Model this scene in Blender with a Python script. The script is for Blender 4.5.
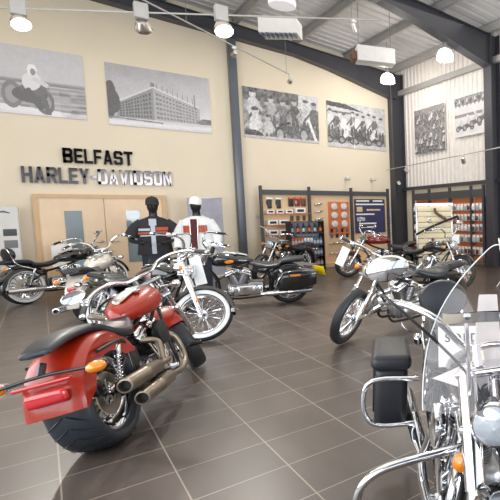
import bpy, math, random
import numpy as np
from mathutils import Vector, Matrix

# ------------------------------------------------------------------ clean
for o in list(bpy.data.objects): bpy.data.objects.remove(o)
scene = bpy.context.scene
col = scene.collection
PI = math.pi
def R(d): return math.radians(d)

# ------------------------------------------------------------------ camera
F_PX = 468.8
pitch, roll, yaw = R(4.42), R(1.07), R(46.3)
fw = Vector((math.cos(yaw)*math.cos(pitch), math.sin(yaw)*math.cos(pitch), -math.sin(pitch)))
rt0 = Vector((math.sin(yaw), -math.cos(yaw), 0.0))
up0 = rt0.cross(fw)
rt = rt0*math.cos(roll) - up0*math.sin(roll)
up = up0*math.cos(roll) + rt0*math.sin(roll)
cam_d = bpy.data.cameras.new('camera')
cam = bpy.data.objects.new('camera', cam_d); col.objects.link(cam)
m3 = Matrix((rt, up, -fw)).transposed()
cam.matrix_world = Matrix.Translation((0, 0, 1.5)) @ m3.to_4x4()
cam_d.sensor_width = 36.0; cam_d.sensor_fit = 'HORIZONTAL'
cam_d.lens = F_PX/500*36.0
cam_d.shift_x = -240/500.0
cam_d.clip_start = 0.05; cam_d.clip_end = 200
scene.camera = cam

# ------------------------------------------------------------------ world, large lights, exposure
w = bpy.data.worlds.new('world'); scene.world = w; w.use_nodes = True
w.node_tree.nodes['Background'].inputs[0].default_value = (0.86, 0.92, 1.0, 1)
w.node_tree.nodes['Background'].inputs[1].default_value = 1.0
def area(name, loc, target, sx, sy, power, colr=(1, 1, 1), spread=180):
    l = bpy.data.lights.new(name, 'AREA'); l.shape = 'RECTANGLE'; l.size = sx; l.size_y = sy
    l.energy = power; l.color = colr; l.spread = R(spread)
    o = bpy.data.objects.new(name, l); col.objects.link(o); o.location = loc
    d = Vector(target) - Vector(loc); o.rotation_euler = d.to_track_quat('-Z', 'Y').to_euler()
    return o
# daylight of the glazed shopfront behind and to the left of the viewer
area('daylight_shopfront', (5.7, -4.7, 2.2), (4.6, 3, 1.6), 7, 3.8, 520, (0.90, 0.95, 1.0))
area('daylight_side_windows', (-3.8, 3.5, 2.3), (0, 3.5, 1.7), 12, 3.8, 330, (0.92, 0.96, 1.0))
area('added_ceiling_fill', (2.6, 6.0, 6.3), (2.6, 6.0, 0), 11, 13, 330, (1.0, 0.95, 0.87))  # added ambient fill below the roof, unseen and without any fixture
scene.view_settings.view_transform = 'Standard'
scene.view_settings.look = 'None'
scene.view_settings.exposure = 0.54
scene.view_settings.gamma = 1.0
scene.view_settings.use_curve_mapping = False

# ------------------------------------------------------------------ materials
def srgb(c):
    return tuple(((x/255)/12.92 if x/255 <= 0.04045 else ((x/255+0.055)/1.055)**2.4) for x in c)
def mat(name, c, rough=0.5, metal=0.0, coat=0.0, spec=None, noise=None, bump=None, emit=None, trans=0.0, alpha=None, ior=None):
    m = bpy.data.materials.new(name); m.use_nodes = True
    nt = m.node_tree; b = nt.nodes['Principled BSDF']
    cl = srgb(c) + (1,)
    b.inputs['Base Color'].default_value = cl
    b.inputs['Roughness'].default_value = rough; b.inputs['Metallic'].default_value = metal
    b.inputs['Coat Weight'].default_value = coat; b.inputs['Coat Roughness'].default_value = 0.03
    if spec is not None: b.inputs['Specular IOR Level'].default_value = spec
    if trans: b.inputs['Transmission Weight'].default_value = trans
    if ior: b.inputs['IOR'].default_value = ior
    if alpha is not None: b.inputs['Alpha'].default_value = alpha
    if emit: b.inputs['Emission Color'].default_value = srgb(emit[0]) + (1,); b.inputs['Emission Strength'].default_value = emit[1]
    tc = nt.nodes.new('ShaderNodeTexCoord')
    nz = nt.nodes.new('ShaderNodeTexNoise'); nt.links.new(tc.outputs['Object'], nz.inputs['Vector'])
    sc, amt = noise if noise else (6.0, 0.04)
    nz.inputs['Scale'].default_value = sc; nz.inputs['Detail'].default_value = 4
    mx = nt.nodes.new('ShaderNodeMix'); mx.data_type = 'RGBA'; mx.blend_type = 'MULTIPLY'
    rp = nt.nodes.new('ShaderNodeMapRange'); rp.inputs['To Min'].default_value = 1-amt*2; rp.inputs['To Max'].default_value = 1.0
    rp.inputs['From Min'].default_value = 0.3; rp.inputs['From Max'].default_value = 0.7
    nt.links.new(nz.outputs['Fac'], rp.inputs['Value'])
    mx.inputs[0].default_value = 1.0; mx.inputs[6].default_value = cl
    nt.links.new(rp.outputs['Result'], mx.inputs[7]); nt.links.new(mx.outputs[2], b.inputs['Base Color'])
    if bump:
        n2 = nt.nodes.new('ShaderNodeTexNoise'); n2.inputs['Scale'].default_value = bump[0]
        nt.links.new(tc.outputs['Object'], n2.inputs['Vector'])
        bp = nt.nodes.new('ShaderNodeBump'); bp.inputs['Strength'].default_value = bump[1]; bp.inputs['Distance'].default_value = 0.01
        nt.links.new(n2.outputs['Fac'], bp.inputs['Height']); nt.links.new(bp.outputs['Normal'], b.inputs['Normal'])
    return m
M = {}
M['wall'] = mat('cream_plaster', (230, 217, 194), 0.8, noise=(1.5, 0.015))
M['white_clad'] = mat('white_cladding', (232, 226, 220), 0.5)
M['ceiling'] = mat('grey_deck', (196, 195, 195), 0.55, noise=(2, 0.03))
M['purlin'] = mat('galvanised_steel', (176, 174, 172), 0.45, 0.3)
M['steel_dark'] = mat('painted_dark_steel', (62, 62, 68), 0.45)
M['column_blue'] = mat('painted_grey_column', (88, 94, 104), 0.3)
M['wood_door'] = mat('maple_veneer', (236, 208, 176), 0.45, noise=(3, 0.04))
M['wood_frame'] = mat('maple_frame', (212, 176, 134), 0.45, noise=(5, 0.05))
M['pane'] = mat('door_glass', (128, 140, 146), 0.08, 0.0, spec=0.9)
M['chrome'] = mat('chrome', (226, 228, 232), 0.07, 1.0, noise=(8, 0.01))
M['chrome_soft'] = mat('satin_chrome', (196, 190, 182), 0.3, 1.0, noise=(8, 0.02))
M['nickel'] = mat('satin_nickel', (146, 134, 120), 0.38, 0.9, noise=(9, 0.03))
M['cast'] = mat('cast_aluminium', (150, 150, 152), 0.35, 0.85, bump=(90, 0.1))
M['black_metal'] = mat('black_powdercoat', (26, 26, 28), 0.35, 0.3, coat=0.3)
M['rubber'] = mat('tyre_rubber', (36, 38, 42), 0.55, bump=(60, 0.15))
M['whitewall'] = mat('whitewall_rubber', (226, 228, 228), 0.5)
M['leather'] = mat('black_leather', (36, 38, 44), 0.40, bump=(220, 0.04))
M['plastic'] = mat('black_plastic', (28, 28, 31), 0.4)
M['gloss_black'] = mat('gloss_black_paint', (14, 14, 17), 0.12, 0.0, coat=1.0)
M['orange_red'] = mat('orange_red_paint', (160, 34, 6), 0.32, 0.0, coat=.35, noise=(300, 0.08))
M['maroon'] = mat('maroon_paint', (128, 22, 26), 0.22, 0.2, coat=1.0)
M['cream_paint'] = mat('pearl_white_paint', (214, 208, 198), 0.2, 0.2, coat=1.0)
M['silver_paint'] = mat('silver_paint', (176, 182, 190), 0.2, 0.7, coat=1.0)
M['amber'] = mat('amber_lens', (240, 138, 14), 0.15, coat=1.0, bump=(60, 0.3))
M['red_lens'] = mat('red_lens', (196, 22, 34), 0.12, coat=1.0)
M['lens'] = mat('clear_lens', (214, 222, 230), 0.12, 0.45, coat=1.0, bump=(40, 0.25))
M['white'] = mat('white_card', (238, 238, 236), 0.55)
M['white_gloss'] = mat('white_enamel', (214, 212, 208), 0.35)
M['yellow'] = mat('yellow_plate', (236, 204, 20), 0.4)
M['blue_card'] = mat('pale_blue_card', (138, 182, 214), 0.45)
M['ink'] = mat('black_ink', (24, 22, 24), 0.5)
M['greyink'] = mat('grey_ink', (120, 120, 124), 0.5)
M['letter'] = mat('mirror_black_letter', (96, 92, 92), 0.07, 1.0, noise=(8, .02))
M['slate'] = mat('slate_laminate', (70, 72, 76), 0.5)
M['rack_wood'] = mat('birch_panel', (222, 190, 150), 0.6, noise=(4, 0.03))
M['orange_panel'] = mat('orange_card', (206, 120, 72), 0.6)
M['slat'] = mat('slatwall_cream', (228, 214, 180), 0.5)
M['skin_black'] = mat('mannequin_black', (22, 22, 24), 0.35)
M['shirt'] = mat('black_cotton', (42, 40, 44), 0.85, bump=(40, 0.3))
M['jacket'] = mat('white_cotton', (226, 228, 228), 0.8, bump=(30, 0.3))
M['maroon_cloth'] = mat('dark_red_cloth', (84, 34, 40), 0.85)
M['print_red'] = mat('orange_print', (186, 84, 54), 0.7)
M['print_grey'] = mat('pale_print', (184, 190, 200), 0.7)
M['denim'] = mat('dark_denim', (46, 52, 66), 0.85)
M['navy'] = mat('navy_print', (54, 56, 92), 0.5)
M['brown'] = mat('brown_leather', (96, 62, 42), 0.5)
M['orange_pack'] = mat('orange_pack', (220, 104, 40), 0.5)
M['teal_pack'] = mat('blue_grey_pack', (84, 104, 124), 0.5)
M['glass_shield'] = None
def glass(name, tint, ior=1.1, rough=0.0, a=0.25):
    m = bpy.data.materials.new(name); m.use_nodes = True
    nt = m.node_tree; nt.nodes.clear()
    o = nt.nodes.new('ShaderNodeOutputMaterial'); t = nt.nodes.new('ShaderNodeBsdfTransparent')
    g = nt.nodes.new('ShaderNodeBsdfGlossy'); g.inputs['Roughness'].default_value = 0.02
    t.inputs[0].default_value = srgb(tint) + (1,)
    lw = nt.nodes.new('ShaderNodeFresnel'); lw.inputs['IOR'].default_value = 1.45
    ms = nt.nodes.new('ShaderNodeMixShader')
    nt.links.new(lw.outputs[0], ms.inputs[0]); nt.links.new(t.outputs[0], ms.inputs[1]); nt.links.new(g.outputs[0], ms.inputs[2])
    nt.links.new(ms.outputs[0], o.inputs[0]); return m
M['glass_shield'] = glass('clear_acrylic', (251, 248, 248))
def emis(name, c, s):
    return mat(name, c, 0.4, emit=(c, s))
M['lamp'] = emis('lamp_glow', (255, 248, 236), 9.0)
M['dome'] = emis('opal_dome_glow', (255, 248, 238), 2.6)
M['dome_dim'] = emis('opal_dome_dim', (232, 230, 232), 0.25)

def floor_mat():
    m = bpy.data.materials.new('slate_floor_tiles'); m.use_nodes = True
    nt = m.node_tree; b = nt.nodes['Principled BSDF']; L = nt.links
    tc = nt.nodes.new('ShaderNodeTexCoord')
    mp = nt.nodes.new('ShaderNodeMapping'); L.new(tc.outputs['Object'], mp.inputs['Vector'])
    br = nt.nodes.new('ShaderNodeTexBrick')
    mp.inputs['Rotation'].default_value = (0, 0, R(90)); mp.inputs['Location'].default_value = (-0.02, 0.015, 0)
    L.new(mp.outputs[0], br.inputs['Vector'])
    br.offset = 0.0; br.squash = 1.0
    br.inputs['Scale'].default_value = 1.0
    br.inputs['Brick Width'].default_value = 0.41; br.inputs['Row Height'].default_value = 0.503
    br.inputs['Mortar Size'].default_value = 0.0045; br.inputs['Mortar Smooth'].default_value = 0.3; br.inputs['Bias'].default_value = 0.0
    br.inputs['Color1'].default_value = srgb((90, 80, 74)) + (1,)
    br.inputs['Color2'].default_value = srgb((78, 69, 64)) + (1,)
    br.inputs['Mortar'].default_value = srgb((150, 140, 128)) + (1,)
    nz = nt.nodes.new('ShaderNodeTexNoise'); nz.inputs['Scale'].default_value = 2.4; nz.inputs['Detail'].default_value = 8; nz.inputs['Roughness'].default_value = 0.65
    st = nt.nodes.new('ShaderNodeMapping'); st.inputs['Scale'].default_value = (2.2, 0.7, 1); L.new(tc.outputs['Object'], st.inputs['Vector']); L.new(st.outputs[0], nz.inputs['Vector'])
    rp = nt.nodes.new('ShaderNodeMapRange'); rp.inputs['From Min'].default_value = 0.3; rp.inputs['From Max'].default_value = 0.7
    rp.inputs['To Min'].default_value = 0.8; rp.inputs['To Max'].default_value = 1.12; L.new(nz.outputs['Fac'], rp.inputs['Value'])
    mx = nt.nodes.new('ShaderNodeMix'); mx.data_type = 'RGBA'; mx.blend_type = 'MULTIPLY'; mx.inputs[0].default_value = 1
    L.new(br.outputs['Color'], mx.inputs[6]); L.new(rp.outputs[0], mx.inputs[7]); L.new(mx.outputs[2], b.inputs['Base Color'])
    rr = nt.nodes.new('ShaderNodeMapRange'); rr.inputs['To Min'].default_value = 0.26; rr.inputs['To Max'].default_value = 0.42; L.new(nz.outputs['Fac'], rr.inputs['Value']); L.new(rr.outputs[0], b.inputs['Roughness'])
    bp = nt.nodes.new('ShaderNodeBump'); bp.inputs['Strength'].default_value = 0.25; bp.inputs['Distance'].default_value = 0.004
    L.new(nz.outputs['Fac'], bp.inputs['Height']); L.new(bp.outputs[0], b.inputs['Normal'])
    return m
M['floor'] = floor_mat()
def tread_mat():
    m = mat('wide_tyre_rubber', (44, 50, 58), 0.42)
    return m
M['wide_rubber'] = tread_mat()
def slat_mat():
    return M['slat']

# ------------------------------------------------------------------ mesh builder
def catmull(pts, k=5):
    P = [Vector(p) for p in pts]
    if len(P) < 3: return P
    P = [P[0]*2-P[1]] + P + [P[-1]*2-P[-2]]
    out = []
    for i in range(1, len(P)-2):
        for j in range(k):
            t = j/k
            a, b, c, d = P[i-1], P[i], P[i+1], P[i+2]
            out.append(0.5*((2*b)+(c-a)*t+(2*a-5*b+4*c-d)*t*t+(3*b-a-3*c+d)*t*t*t))
    out.append(P[-2]); return out
def lerp_list(vals, n):
    if not isinstance(vals, (list, tuple)): return [vals]*n
    out = []
    for i in range(n):
        t = i/(n-1)*(len(vals)-1); k = min(int(t), len(vals)-2); out.append(vals[k]*(1-(t-k))+vals[k+1]*(t-k))
    return out
class MB:
    def __init__(s): s.v = []; s.f = []; s.fm = []; s.m = 0; s.X = None; s.flat = []
    def add(s, vs, fs, flat=False):
        o = len(s.v)
        for p in vs:
            p = Vector(p)
            if s.X is not None: p = s.X @ p
            s.v.append(p)
        for f in fs:
            s.f.append(tuple(o+i for i in f)); s.fm.append(s.m)
        return s
    def loft(s, rings, cap=True, closed=False):
        n = len(rings[0]); vs = [p for r in rings for p in r]; fs = []
        K = len(rings)
        for i in range(K if closed else K-1):
            a = i*n; b = ((i+1) % K)*n
            for j in range(n):
                k = (j+1) % n; fs.append((a+j, a+k, b+k, b+j))
        if cap and not closed:
            fs.append(tuple(range(n))[::-1]); fs.append(tuple((K-1)*n+j for j in range(n)))
        return s.add(vs, fs)
    def tube(s, pts, r, n=8, smooth=True, k=5, closed=False, cap=True):
        P = catmull(pts, k) if (smooth and len(pts) > 2) else [Vector(p) for p in pts]
        rad = lerp_list(r, len(P)); rings = []; prev = None
        for i, p in enumerate(P):
            if i == 0: t = P[1]-P[0]
            elif i == len(P)-1: t = P[-1]-P[-2]
            else: t = P[i+1]-P[i-1]
            if t.length < 1e-9: t = Vector((0, 0, 1))
            t.normalize()
            if prev is None:
                a = Vector((0, 0, 1)) if abs(t.z) < 0.9 else Vector((1, 0, 0)); u = t.cross(a).normalized()
            else: u = (prev - t*prev.dot(t)).normalized()
            prev = u; v = t.cross(u)
            rings.append([p+(u*math.cos(2*PI*j/n)+v*math.sin(2*PI*j/n))*rad[i] for j in range(n)])
        return s.loft(rings, cap)
    def lathe(s, prof, c=(0, 0, 0), axis=(0, 0, 1), n=20, mats=None, sq=(1, 1), cap=True):
        c = Vector(c); ax = Vector(axis).normalized(); a = Vector((0, 0, 1)) if abs(ax.z) < 0.9 else Vector((1, 0, 0))
        u = ax.cross(a).normalized(); v = ax.cross(u)
        if abs(ax.z) >= 0.9: u, v = Vector((1, 0, 0)), Vector((0, 1, 0))
        rings = []
        for r, h in prof:
            r = max(r, 1e-4)
            rings.append([c+ax*h+u*(r*sq[0]*math.cos(2*PI*j/n))+v*(r*sq[1]*math.sin(2*PI*j/n)) for j in range(n)])
        base = len(s.f); s.loft(rings, cap)
        if mats:
            for i in range(len(prof)-1):
                for j in range(n): s.fm[base+i*n+j] = mats[i]
        return s
    def torus(s, prof, c=(0, 0, 0), n=40, mats=None):
        # closed profile (radius, y) swept about the Y axis
        rings = []
        for i in range(n):
            a = 2*PI*i/n
            rings.append([Vector(c)+Vector((r*math.cos(a), y, r*math.sin(a))) for r, y in prof])
        base = len(s.f); s.loft(rings, closed=True)
        if mats:
            k = len(prof)
            for i in range(n):
                for j in range(k): s.fm[base+i*k+j] = mats[j]
        return s
    def rbox(s, c, size, r=0.01, rot=None, taper=(1, 1), seg=3):
        hx, hy, hz = size[0]/2, size[1]/2, size[2]/2; r = min(r, hx*.95, hy*.95, hz*.95)
        def ring(ins, z, tp):
            pts = []
            rx = max(r-ins, r*0.05)
            for q, (sx, sy) in enumerate(((1, 1), (-1, 1), (-1, -1), (1, -1))):
                for k in range(seg+1):
                    a = (q*90+k*90/seg)*PI/180
                    pts.append(((sx*(hx-r)+math.cos(a)*rx)*(1+(tp*(taper[0]-1))), (sy*(hy-r)+math.sin(a)*rx)*(1+(tp*(taper[1]-1))), z))
            return pts
        rings = []
        for k in range(seg+1):
            a = k/seg*PI/2; rings.append(ring(r*(1-math.sin(a)), -hz+r*(1-math.cos(a)), (r*(1-math.cos(a)))/(2*hz)))
        for k in range(seg+1):
            a = k/seg*PI/2; rings.append(ring(r*(1-math.cos(a)), hz-r+r*math.sin(a), 1-(r*(1-math.sin(a)))/(2*hz)))
        c = Vector(c)
        if rot is not None: rings = [[c+rot@Vector(p) for p in q] for q in rings]
        else: rings = [[c+Vector(p) for p in q] for q in rings]
        return s.loft(rings)
    def box(s, a, b):
        x0, y0, z0 = a; x1, y1, z1 = b
        vs = [(x0, y0, z0), (x1, y0, z0), (x1, y1, z0), (x0, y1, z0), (x0, y0, z1), (x1, y0, z1), (x1, y1, z1), (x0, y1, z1)]
        return s.add(vs, [(3, 2, 1, 0), (4, 5, 6, 7), (0, 1, 5, 4), (1, 2, 6, 5), (2, 3, 7, 6), (3, 0, 4, 7)])
    def prism(s, poly, y0, y1):   # polygon in XZ extruded in Y
        n = len(poly); vs = [(x, y0, z) for x, z in poly]+[(x, y1, z) for x, z in poly]
        fs = [tuple(range(n)), tuple(range(2*n-1, n-1, -1))]+[(i, n+i, n+(i+1) % n, (i+1) % n) for i in range(n)]
        return s.add(vs, fs)
    def sections(s, secs, e=2.4, n=20, k=4, smooth=True):
        # secs: (x, z, halfwidth y, halfheight z[, y]) ; superellipse rings lofted along x
        P = [Vector((q[0], q[4] if len(q) > 4 else 0, q[1])) for q in secs]
        H = [Vector((q[2], q[3], 0)) for q in secs]
        if smooth: P = catmull(P, k); H = catmull(H, k)
        rings = []
        for p, h in zip(P, H):
            ring = []
            for j in range(n):
                a = 2*PI*j/n; ca, sa = math.cos(a), math.sin(a)
                ring.append(p+Vector((0, abs(ca)**(2/e)*math.copysign(1, ca)*max(h.x, .002), abs(sa)**(2/e)*math.copysign(1, sa)*max(h.y, .002))))
            rings.append(ring)
        return s.loft(rings)
    def fender(s, c, R0, wd, a0, a1, side=0.06, th=0.005, seg=24, flare=0.0, flat=False, ry=1.0):
        rings = []
        for i in range(seg+1):
            t = i/seg; a = R(a0+(a1-a0)*t); R1 = R0+flare*t
            sd = side*(min(1, t*6+.35))*(min(1, (1-t)*6+.35)) if not flat else side
            prof = [(-wd, R1-sd), (-wd, R1-0.03), (-wd*.86, R1-.008), (-wd*.5, R1), (0, R1+.004), (wd*.5, R1), (wd*.86, R1-.008), (wd, R1-.03), (wd, R1-sd)]
            inn = [(y*(1-th/wd), r-th) for y, r in prof[::-1]]
            inn[0] = (prof[-1][0]-th, prof[-1][1]); inn[-1] = (prof[0][0]+th, prof[0][1])
            rings.append([Vector(c)+Vector((r*math.cos(a), y, r*math.sin(a)*ry)) for y, r in prof+inn])
        return s.loft(rings)
    def build(s, name, mats, parent=None, X=None, sharp=40, smooth=True):
        me = bpy.data.meshes.new(name)
        vs = [X@p for p in s.v] if X is not None else s.v
        me.from_pydata([tuple(p) for p in vs], [], s.f)
        if not isinstance(mats, (list, tuple)): mats = [mats]
        for m in mats: me.materials.append(m)
        me.polygons.foreach_set('material_index', s.fm)
        me.polygons.foreach_set('use_smooth', [smooth]*len(s.f))
        me.update()
        if smooth: me.set_sharp_from_angle(angle=R(sharp))
        o = bpy.data.objects.new(name, me); col.objects.link(o)
        if parent is not None: o.parent = parent
        return o
def tag(o, label=None, cat=None, group=None, kind=None):
    if label: o['label'] = label
    if cat: o['category'] = cat
    if group: o['group'] = group
    if kind: o['kind'] = kind
    return o
def empty(name, loc, rot=(0, 0, 0)):
    o = bpy.data.objects.new(name, None); col.objects.link(o); o.location = loc; o.rotation_euler = rot; o.empty_display_size = .1
    return o
def kids(o): return [c for c in o.children]
def dup(o, loc=None, rot=None, label=None, group=None, parent=None):
    c = o.copy(); col.objects.link(c)
    if parent is not None: c.parent = parent
    if loc is not None: c.location = loc
    if rot is not None: c.rotation_euler = rot
    if label: c['label'] = label
    if group: c['group'] = group
    for ch in kids(o): dup(ch, parent=c)
    return c
def struct(o, label=None): o['kind'] = 'structure'; return tag(o, label)

# ================================================================== ROOM
WY, RX = 14.2, 9.3
def zc(x): return 7.2-0.08*x
struct(MB().box((-4, -5, -0.1), (9.5, 14.4, 0)).build('floor', M['floor'], smooth=False), 'dark grey brown slate tile floor with pale grout')
# ceiling deck with ribs
b = MB(); xs = []
x = -4.0; rings = []
nx = 54
poly = []
for i in range(nx+1):
    pass
y = -5.0; prof = []
while y < 14.4:
    prof += [(y, 0), (y+.2, 0), (y+.23, .04), (y+.27, .04)]; y += .3
vs = []; fs = []
for j, (yy, dz) in enumerate(prof):
    vs += [(-4, yy, zc(-4)+dz), (9.5, yy, zc(9.5)+dz)]
    if j: fs.append((2*j-2, 2*j-1, 2*j+1, 2*j))
k = len(vs)
vs += [(-4, -5, zc(-4)+.15), (9.5, -5, zc(9.5)+.15), (9.5, 14.4, zc(9.5)+.15), (-4, 14.4, zc(-4)+.15)]; fs.append((k, k+1, k+2, k+3))
b.add(vs, fs)
struct(b.build('ceiling', M['ceiling'], smooth=False), 'grey ribbed metal roof deck sloping down to the right')
# wall with posters (gable wall)
struct(MB().prism([(-4, 0), (9.5, 0), (9.5, zc(9.5)), (-4, zc(-4))], WY, WY+.2).build('wall_back', M['wall'], smooth=False), 'cream plastered gable wall carrying posters and lettering')
# right wall: lower plaster + cladding above
struct(MB().box((RX, -5, 0), (RX+.2, 14.2, 2.42)).build('wall_right', M['wall'], smooth=False), 'cream lower part of the right wall')
b = MB(); y = -5.0; prof = []
while y < 14.1:
    prof += [(y, 0), (y+.13, 0), (y+.15, -.035), (y+.18, -.035)]; y += .2
vs = []; fs = []
for j, (yy, dx) in enumerate(prof):
    vs += [(RX+.02+dx, yy, 2.42), (RX+.02+dx, yy, 6.45)]
    if j: fs.append((2*j-2, 2*j, 2*j+1, 2*j-1))
k = len(vs); vs += [(RX+.1, -5, 2.42), (RX+.1, 14.2, 2.42), (RX+.1, 14.2, 6.45), (RX+.1, -5, 6.45)]; fs.append((k, k+1, k+2, k+3))
b.add(vs, fs)
struct(b.build('wall_right_cladding', M['white_clad'], smooth=False), 'white ribbed cladding on the upper right wall')
struct(MB().box((RX-.12, -5, 2.36), (RX, 14.0, 2.46)).build('trim_1', M['steel_dark'], smooth=False), 'dark rail below the white cladding')
struct(MB().box((RX-.16, -5, 5.58), (RX-.04, 14.0, 5.74)).build('trim_2', M['purlin'], smooth=False), 'grey sheeting rail across the upper cladding')
# walls behind and left of the viewer, openings of the shopfront
b = MB().box((-4, -5.2, 0), (9.5, -5, .25)).box((-4, -5.2, 4.3), (9.5, -5, 7.4))
for xx in np.arange(-4, 9.6, 1.9): b.box((xx, -5.15, .25), (xx+.08, -5.05, 4.3))
struct(b.build('wall_front', M['steel_dark'], smooth=False))
b = MB().box((-4.2, -5, 0), (-4, 14.2, .25)).box((-4.2, -5, 4.3), (-4, 14.2, 7.7)).box((-4.2, 10.5, .2), (-4, 14.2, 4.4))
for yy in np.arange(-5, 10.6, 1.9): b.box((-4.15, yy, .25), (-4.05, yy+.08, 4.3))
struct(b.build('wall_left', M['wall'], smooth=False))
# gable rafter and frames
def rafter(y0, y1, name, lab):
    top = lambda x: 6.98-.08*x
    b = MB().prism([(-4, 6.95), (1.3, 6.5), (5.7, 6.22), (6.74, 6.02), (9.0, 5.45), (9.0, top(9.0)), (-4, top(-4))], y0+.1, y1-.1)
    # flanges
    pts = [(-4, 6.95), (1.3, 6.5), (5.7, 6.22), (6.74, 6.02), (9.0, 5.45)]
    for (xa, za), (xb, zb) in zip(pts, pts[1:]):
        b.prism([(xa, za), (xb, zb), (xb, zb-.02), (xa, za-.02)], y0, y1)
    b.prism([(-4, top(-4)), (9, top(9)), (9, top(9)-.02), (-4, top(-4)-.02)], y0, y1)
    return struct(b.build(name, M['steel_dark'], smooth=False), lab)
rafter(9.2, 9.5, 'trim_3', 'dark steel rafter of the nearer portal frame')
rafter(13.88, 14.18, 'trim_4', 'dark steel rafter along the top of the poster wall')
def column(x0, x1, y0, y1, z1, name, lab, m='steel_dark'):
    b = MB()
    b.box((x0, y0, 0), (x0+.02, y1, z1)).box((x1-.02, y0, 0), (x1, y1, z1)).box((x0+.02, (y0+y1)/2-.01, 0), (x1-.02, (y0+y1)/2+.01, z1))
    b.box((x0-.03, y0-.03, 0), (x1, y1+.0, .03))
    return struct(b.build(name, M[m], smooth=False), lab)
column(8.95, 9.29, 9.2, 9.5, 6.3, 'trim_5', 'dark steel column at the right edge')
column(8.84, 9.29, 13.88, 14.18, 6.3, 'trim_6', 'dark steel column in the corner')
struct(MB().rbox((4.02, 14.12, 3.3), (.19, .16, 6.6), .01).build('trim_7', M['column_blue']), 'slim grey blue column between the factory poster and the group poster')
# purlins
for i, px in enumerate((-2.3, -.7, .9, 2.5, 4.1, 5.7, 7.3, 8.9)):
    z = zc(px)
    b = MB().box((px-.01, -5, z-.2), (px+.01, 14.18, z)).box((px, -5, z-.2), (px+.07, 14.18, z-.185)).box((px-.07, -5, z-.015), (px, 14.18, z-.001))
    struct(b.build('trim_%d' % (8+i), M['purlin'], smooth=False), 'galvanised purlin under the roof deck')
# doors
struct(MB().box((-.09, 14.1, 0), (-.01, 14.2, 2.03)).box((2.22, 14.1, 0), (2.30, 14.2, 2.03)).box((-.09, 14.1, 2.03), (2.30, 14.2, 2.11)).build('trim_16', M['wood_frame'], smooth=False), 'light wooden frame around the double door')
def door(x0, x1, wx0, wx1, hx, name, lab):
    d = struct(MB().box((x0, 14.13, .01), (x1, 14.17, 2.03)).build(name, M['wood_door'], smooth=False), lab)
    MB().box((wx0, 14.118, .5), (wx1, 14.13, 1.74)).build('pane', M['pane'], d, smooth=False)
    MB().lathe([(.03, 0), (.035, .01), (.03, .02), (.01, .02)], (hx, 14.13, 1.02), (0, -1, 0), 16).tube([(hx, 14.11, 1.02), (hx, 14.07, 1.02), (hx+(.13 if hx > 1.1 else -.13), 14.07, 1.02)], .012, 8, smooth=False).build('handle', M['chrome_soft'], d)
door(-.01, 1.095, .40, .70, 1.02, 'door_1', 'left leaf of the pale wooden double door')
door(1.105, 2.22, 1.49, 1.77, 1.20, 'door_2', 'right leaf of the pale wooden double door')
# glazing at far left
f = struct(MB().box((-.95, 14.05, 0), (-.80, 14.2, 2.2)).box((-1.9, 14.05, 2.1), (-.80, 14.2, 2.2)).build('window_1', M['steel_dark'], smooth=False), 'dark framed glazing at the far left edge')
MB().box((-1.9, 14.14, .02), (-.95, 14.16, 2.1)).build('pane', M['pane'], f, smooth=False)
struct(MB().box((2.3, 14.17, 0), (3.9, 14.2, .12)).build('baseboard_back', M['wood_frame'], smooth=False))

# ================================================================== POSTERS (black and white photographs)
rng = np.random.RandomState(4)
def canvas(w, h, v): return np.full((h, w), float(v))
def noise2(w, h, sc, seed):
    r = np.random.RandomState(seed); g = r.rand(int(h/sc)+3, int(w/sc)+3)
    yy, xx = np.mgrid[0:h, 0:w]/sc; y0 = yy.astype(int); x0 = xx.astype(int); fy = yy-y0; fx = xx-x0
    fy = fy*fy*(3-2*fy); fx = fx*fx*(3-2*fx)
    return (g[y0, x0]*(1-fx)+g[y0, x0+1]*fx)*(1-fy)+(g[y0+1, x0]*(1-fx)+g[y0+1, x0+1]*fx)*fy
def ell(c, cx, cy, rx, ry, v, a=0):
    h, w = c.shape; yy, xx = np.mgrid[0:h, 0:w]; xx = (xx+.5)/w; yy = (yy+.5)/h; asp = w/h
    dx = (xx-cx)*asp; dy = yy-cy; ca, sa = math.cos(R(a)), math.sin(R(a))
    u = dx*ca+dy*sa; q = -dx*sa+dy*ca
    m = (u/(rx*asp))**2+(q/ry)**2 < 1; c[m] = v if not callable(v) else v(c)[m]
def poly(c, pts, v):
    h, w = c.shape; yy, xx = np.mgrid[0:h, 0:w]; xx = (xx+.5)/w; yy = (yy+.5)/h
    m = np.zeros(c.shape, bool); n = len(pts)
    for i in range(n):
        x1, y1 = pts[i]; x2, y2 = pts[(i+1) % n]
        if y1 == y2: continue
        cond = ((y1 > yy) != (y2 > yy)) & (xx < (x2-x1)*(yy-y1)/(y2-y1)+x1); m ^= cond
    c[m] = v
def line(c, x0, y0, x1, y1, t, v):
    dx, dy = x1-x0, y1-y0; asp = c.shape[1]/c.shape[0]; l = math.hypot(dx*asp, dy) or 1; nx, ny = -dy/l/asp*asp, dx/l
    nx = -dy/l*t/asp; ny = dx*asp/l*t
    poly(c, [(x0+nx, y0+ny), (x1+nx, y1+ny), (x1-nx, y1-ny), (x0-nx, y0-ny)], v)
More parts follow.
